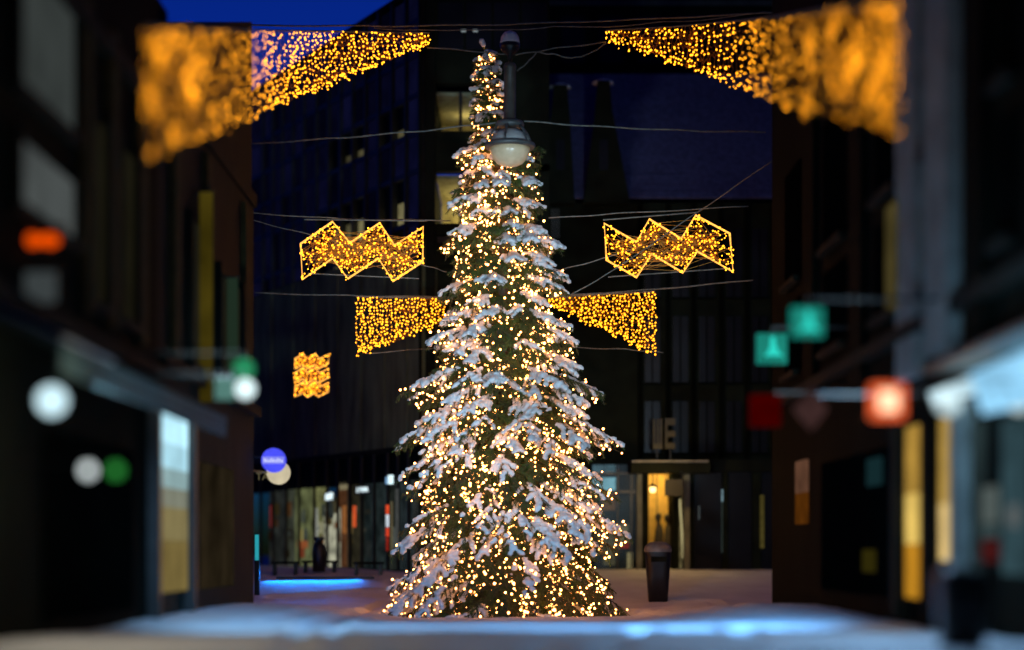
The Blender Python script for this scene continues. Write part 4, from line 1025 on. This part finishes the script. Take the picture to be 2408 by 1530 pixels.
rbox(2364, 2425, 1.0, 2.25, .03, emis('blue_window', (.35, .75, .9), .07, var=.5, scale=2), 'shop_window'); rbox(2292, 2318, 1.0, 2.3, .03, emis('blue_window_dim', (.4, .7, .75), .035, var=.5, scale=2), 'shop_window')  # glowing panels added for the pale blue area at the street's edge
# teal signs
def teal(label, px, py, d, wv, hv, letters=None):
    q = P(px, py, d); root = thing('teal_box_sign', label, 'sign', q, 'teal lit box signs on the right'); s = d / K; a, b = wv / 2 * s, hv / 2 * s
    mb = MB(); mb.box(q + Vector((-a, 0, -b)), q + Vector((a, .09, b))); mb.build('box', emis('teal_box', (.02, .40, .31), .55, var=.1), root)
    em_ = emis('teal_emblem', (.03, .72, .60), .95)
    mb = MB(); z0 = -b * .52 if letters else -b * .62; zt = b * .78
    poly = [(-.62 * a, z0), (.78 * a, z0), (.48 * a, z0 + .22 * b), (.28 * a, z0 + .62 * b), (.16 * a, zt), (-.10 * a, zt), (-.16 * a, z0 + .62 * b), (-.34 * a, z0 + .2 * b)]
    mb.prism([q + Vector((x_, -.008, z_)) for x_, z_ in poly], (0, .006, 0)); mb.build('emblem', em_, root)
    if letters: text('lettering', letters, .115, emis('teal_dark_letter', (.01, .2, .17), .3), root, q + Vector((-a * .1, -.01, -b * .78)), FRONT, .003)
    mb = MB(); mb.tube([q + Vector((0, .05, b)), q + Vector((0, .05, b + .08)), (XR, d + .05, q.z + b + .08)], .018); mb.build('bracket', M['black_metal'], root)
teal('upper blurred teal box sign with a flared emblem', 1900, 757, 15.5, 74, 68)
teal('lower teal box sign with a flared emblem and small letters', 1816, 820, 20.0, 70, 70, 'DOU')
# dull red sign, diamond sign, bright orange sign
q = P(1800, 966, 18.0); r_ = thing('red_sign', 'dull dark red square sign below the teal signs', 'sign', q)
mb = MB(); mb.box(q + Vector((-.165, 0, -.17)), q + Vector((.165, .05, .17))); mb.build('panel', emis('red_panel', (.9, .0, .0), .045, var=.2), r_); mb = MB(); mb.tube([q + Vector((.1, .03, .19)), (XR, 18.03, q.z + .19)], .015); mb.build('bracket', M['black_metal'], r_)
q = P(1910, 962, 15.5); r_ = thing('diamond_sign', 'faint pinkish diamond sign between the red and orange signs', 'sign', q)
mb = MB(); mb.prism([q + Vector(v_) for v_ in ((-.17, 0, 0), (0, 0, -.2), (.14, 0, 0), (0, 0, .2))], (0, .05, 0)); mb.build('panel', emis('pink_panel', (.75, .35, .33), .05, var=.4, scale=5), r_); mb = MB(); mb.tube([q + Vector((.05, .03, .13)), (XR, 15.53, q.z + .13)], .012); mb.build('bracket', M['black_metal'], r_)
q = P(2090, 944, 12.6); r_ = thing('orange_box_sign', 'bright orange red square sign glowing white in the middle', 'sign', q)
mb = MB(); mb.box(q + Vector((-.115, 0, -.12)), q + Vector((.115, .1, .12))); mb.build('box', emis('orange_box', (1, .14, .04), 1.15), r_)
mb = MB(); mb.box(q + Vector((-.065, -.012, -.07)), q + Vector((.06, -.002, .07))); mb.build('centre', emis('cream_centre', (1, .72, .45), 1.7), r_); mb = MB(); mb.tube([q + Vector((.08, .06, .12)), q + Vector((.08, .06, .18)), (XR, 12.66, q.z + .18)], .006); mb.build('bracket', M['black_metal'], r_)
# bright canopy
cp = thing('lit_canopy', 'bright blue white lit canopy over the shop at far right', 'canopy', (3.6, 12.6, 2.6))
mb = MB()
mb.prism([(XR - .01, 11.6, 2.74), (XR - .01, 11.6, 2.32), (XR - .26, 11.6, 2.27), (XR - .36, 11.6, 2.60)], (0, 2.1, 0)); mb.build('light_box', emis('canopy_glow', (.32, .70, 1.0), 1.0, var=.25, scale=3), cp)
mb = MB(); mb.prism([(XR - .01, 13.95, 2.66), (XR - .01, 13.95, 2.54), (XR - .30, 13.95, 2.48), (XR - .34, 13.95, 2.58)], (0, 1.2, 0)); mb.build('light_box', emis('canopy_glow_far', (.6, .85, .95), .95, var=.2), cp)
mb = MB(); mb.box((XR - .38, 11.6, 2.75), (XR - .001, 15.2, 2.80)); mb.build('top_plate', M['black_metal'], cp)
globe_lamp('globe_lamp', 'white oval lamp under the lit canopy', 2230, 946, 11.4, .07, emis('canopy_lamp', (.72, .93, .97), 1.3), XR)
globe_lamp('globe_lamp', 'white lamp at the right edge under the lit canopy', 2396, 946, 13.2, .085, emis('edge_lamp', (.75, .93, .95), .8), XR)

# fill spots and points added near the lit canopy and globe lamp
lamp('SPOT', 'canopy_beam', (3.45, 14.0, 2.5), 6800, (.58, .82, 1.0), cp, target=(0.0, 29.5, 5.0), spot_size=math.radians(36), spot_blend=1.0, shadow_soft_size=.35)
lamp('SPOT', 'canopy_floor_beam', (3.3, 14.5, 2.5), 3100, (.15, .47, 1.0), cp, target=(0.2, 19.5, 0.2), spot_size=math.radians(74), spot_blend=1, shadow_soft_size=.3)
lamp('SPOT', 'globe_beam', (-3.2, 13.6, 2.5), 5000, (.60, .84, 1.0), r1, target=(-.4, 29.5, 5.0), spot_size=math.radians(36), spot_blend=1.0, shadow_soft_size=.3)
lamp('SPOT', 'globe_floor_beam', (-3.1, 13.6, 2.4), 1250, (.28, .60, 1.0), r1, target=(-1.2, 20, 0.2), spot_size=math.radians(66), spot_blend=1, shadow_soft_size=.3)

lamp('POINT', 'canopy_light', (2.9, 13.2, 2.2), 110, (.30, .60, 1.0), cp, shadow_soft_size=.2)
lamp('POINT', 'globe_light', (-2.9, 12.6, 2.0), 42, (1, .86, .60), r1, shadow_soft_size=.15)
# ---------------------------------------------------------------- world, camera, render
w = bpy.data.worlds.new('World'); sc.world = w; w.use_nodes = True
nt = w.node_tree; bg = nt.nodes['Background']
sky = nt.nodes.new('ShaderNodeTexSky'); sky.sky_type = 'NISHITA'; sky.sun_disc = False
sky.sun_elevation = math.radians(-3.0); sky.sun_rotation = 0.0; sky.ozone_density = 6.0; sky.dust_density = 0.2; sky.air_density = 1.0
mixc = nt.nodes.new('ShaderNodeMix'); mixc.data_type = 'RGBA'; mixc.blend_type = 'MULTIPLY'; mixc.inputs[0].default_value = 1.0
mixc.inputs[7].default_value = (0.075, 0.62, 1.25, 1)
nt.links.new(sky.outputs[0], mixc.inputs[6]); nt.links.new(mixc.outputs[2], bg.inputs['Color'])
bg.inputs['Strength'].default_value = 1.0

cam = bpy.data.cameras.new('camera'); co = bpy.data.objects.new('camera', cam); col.objects.link(co)
co.location = (0, 0, H); co.rotation_euler = (PI / 2, 0, 0)
cam.sensor_width = 36; cam.lens = 36 * K / 2408; cam.shift_y = (HY - 765) / 2408
cam.clip_end = 1000; cam.clip_start = 0.1
cam.dof.use_dof = True; cam.dof.focus_distance = 30.4; cam.dof.aperture_fstop = 0.215; cam.dof.aperture_blades = 0
sc.camera = co
sc.view_settings.view_transform = 'Standard'; sc.view_settings.look = 'None'
sc.view_settings.exposure = 0; sc.view_settings.gamma = 1
sc.cycles.max_bounces = 5; sc.cycles.diffuse_bounces = 3; sc.cycles.transparent_max_bounces = 12
sc.cycles.sample_clamp_indirect = 4.0
sc.cycles.caustics_reflective = False; sc.cycles.caustics_refractive = False
sc.cycles.use_denoising = True
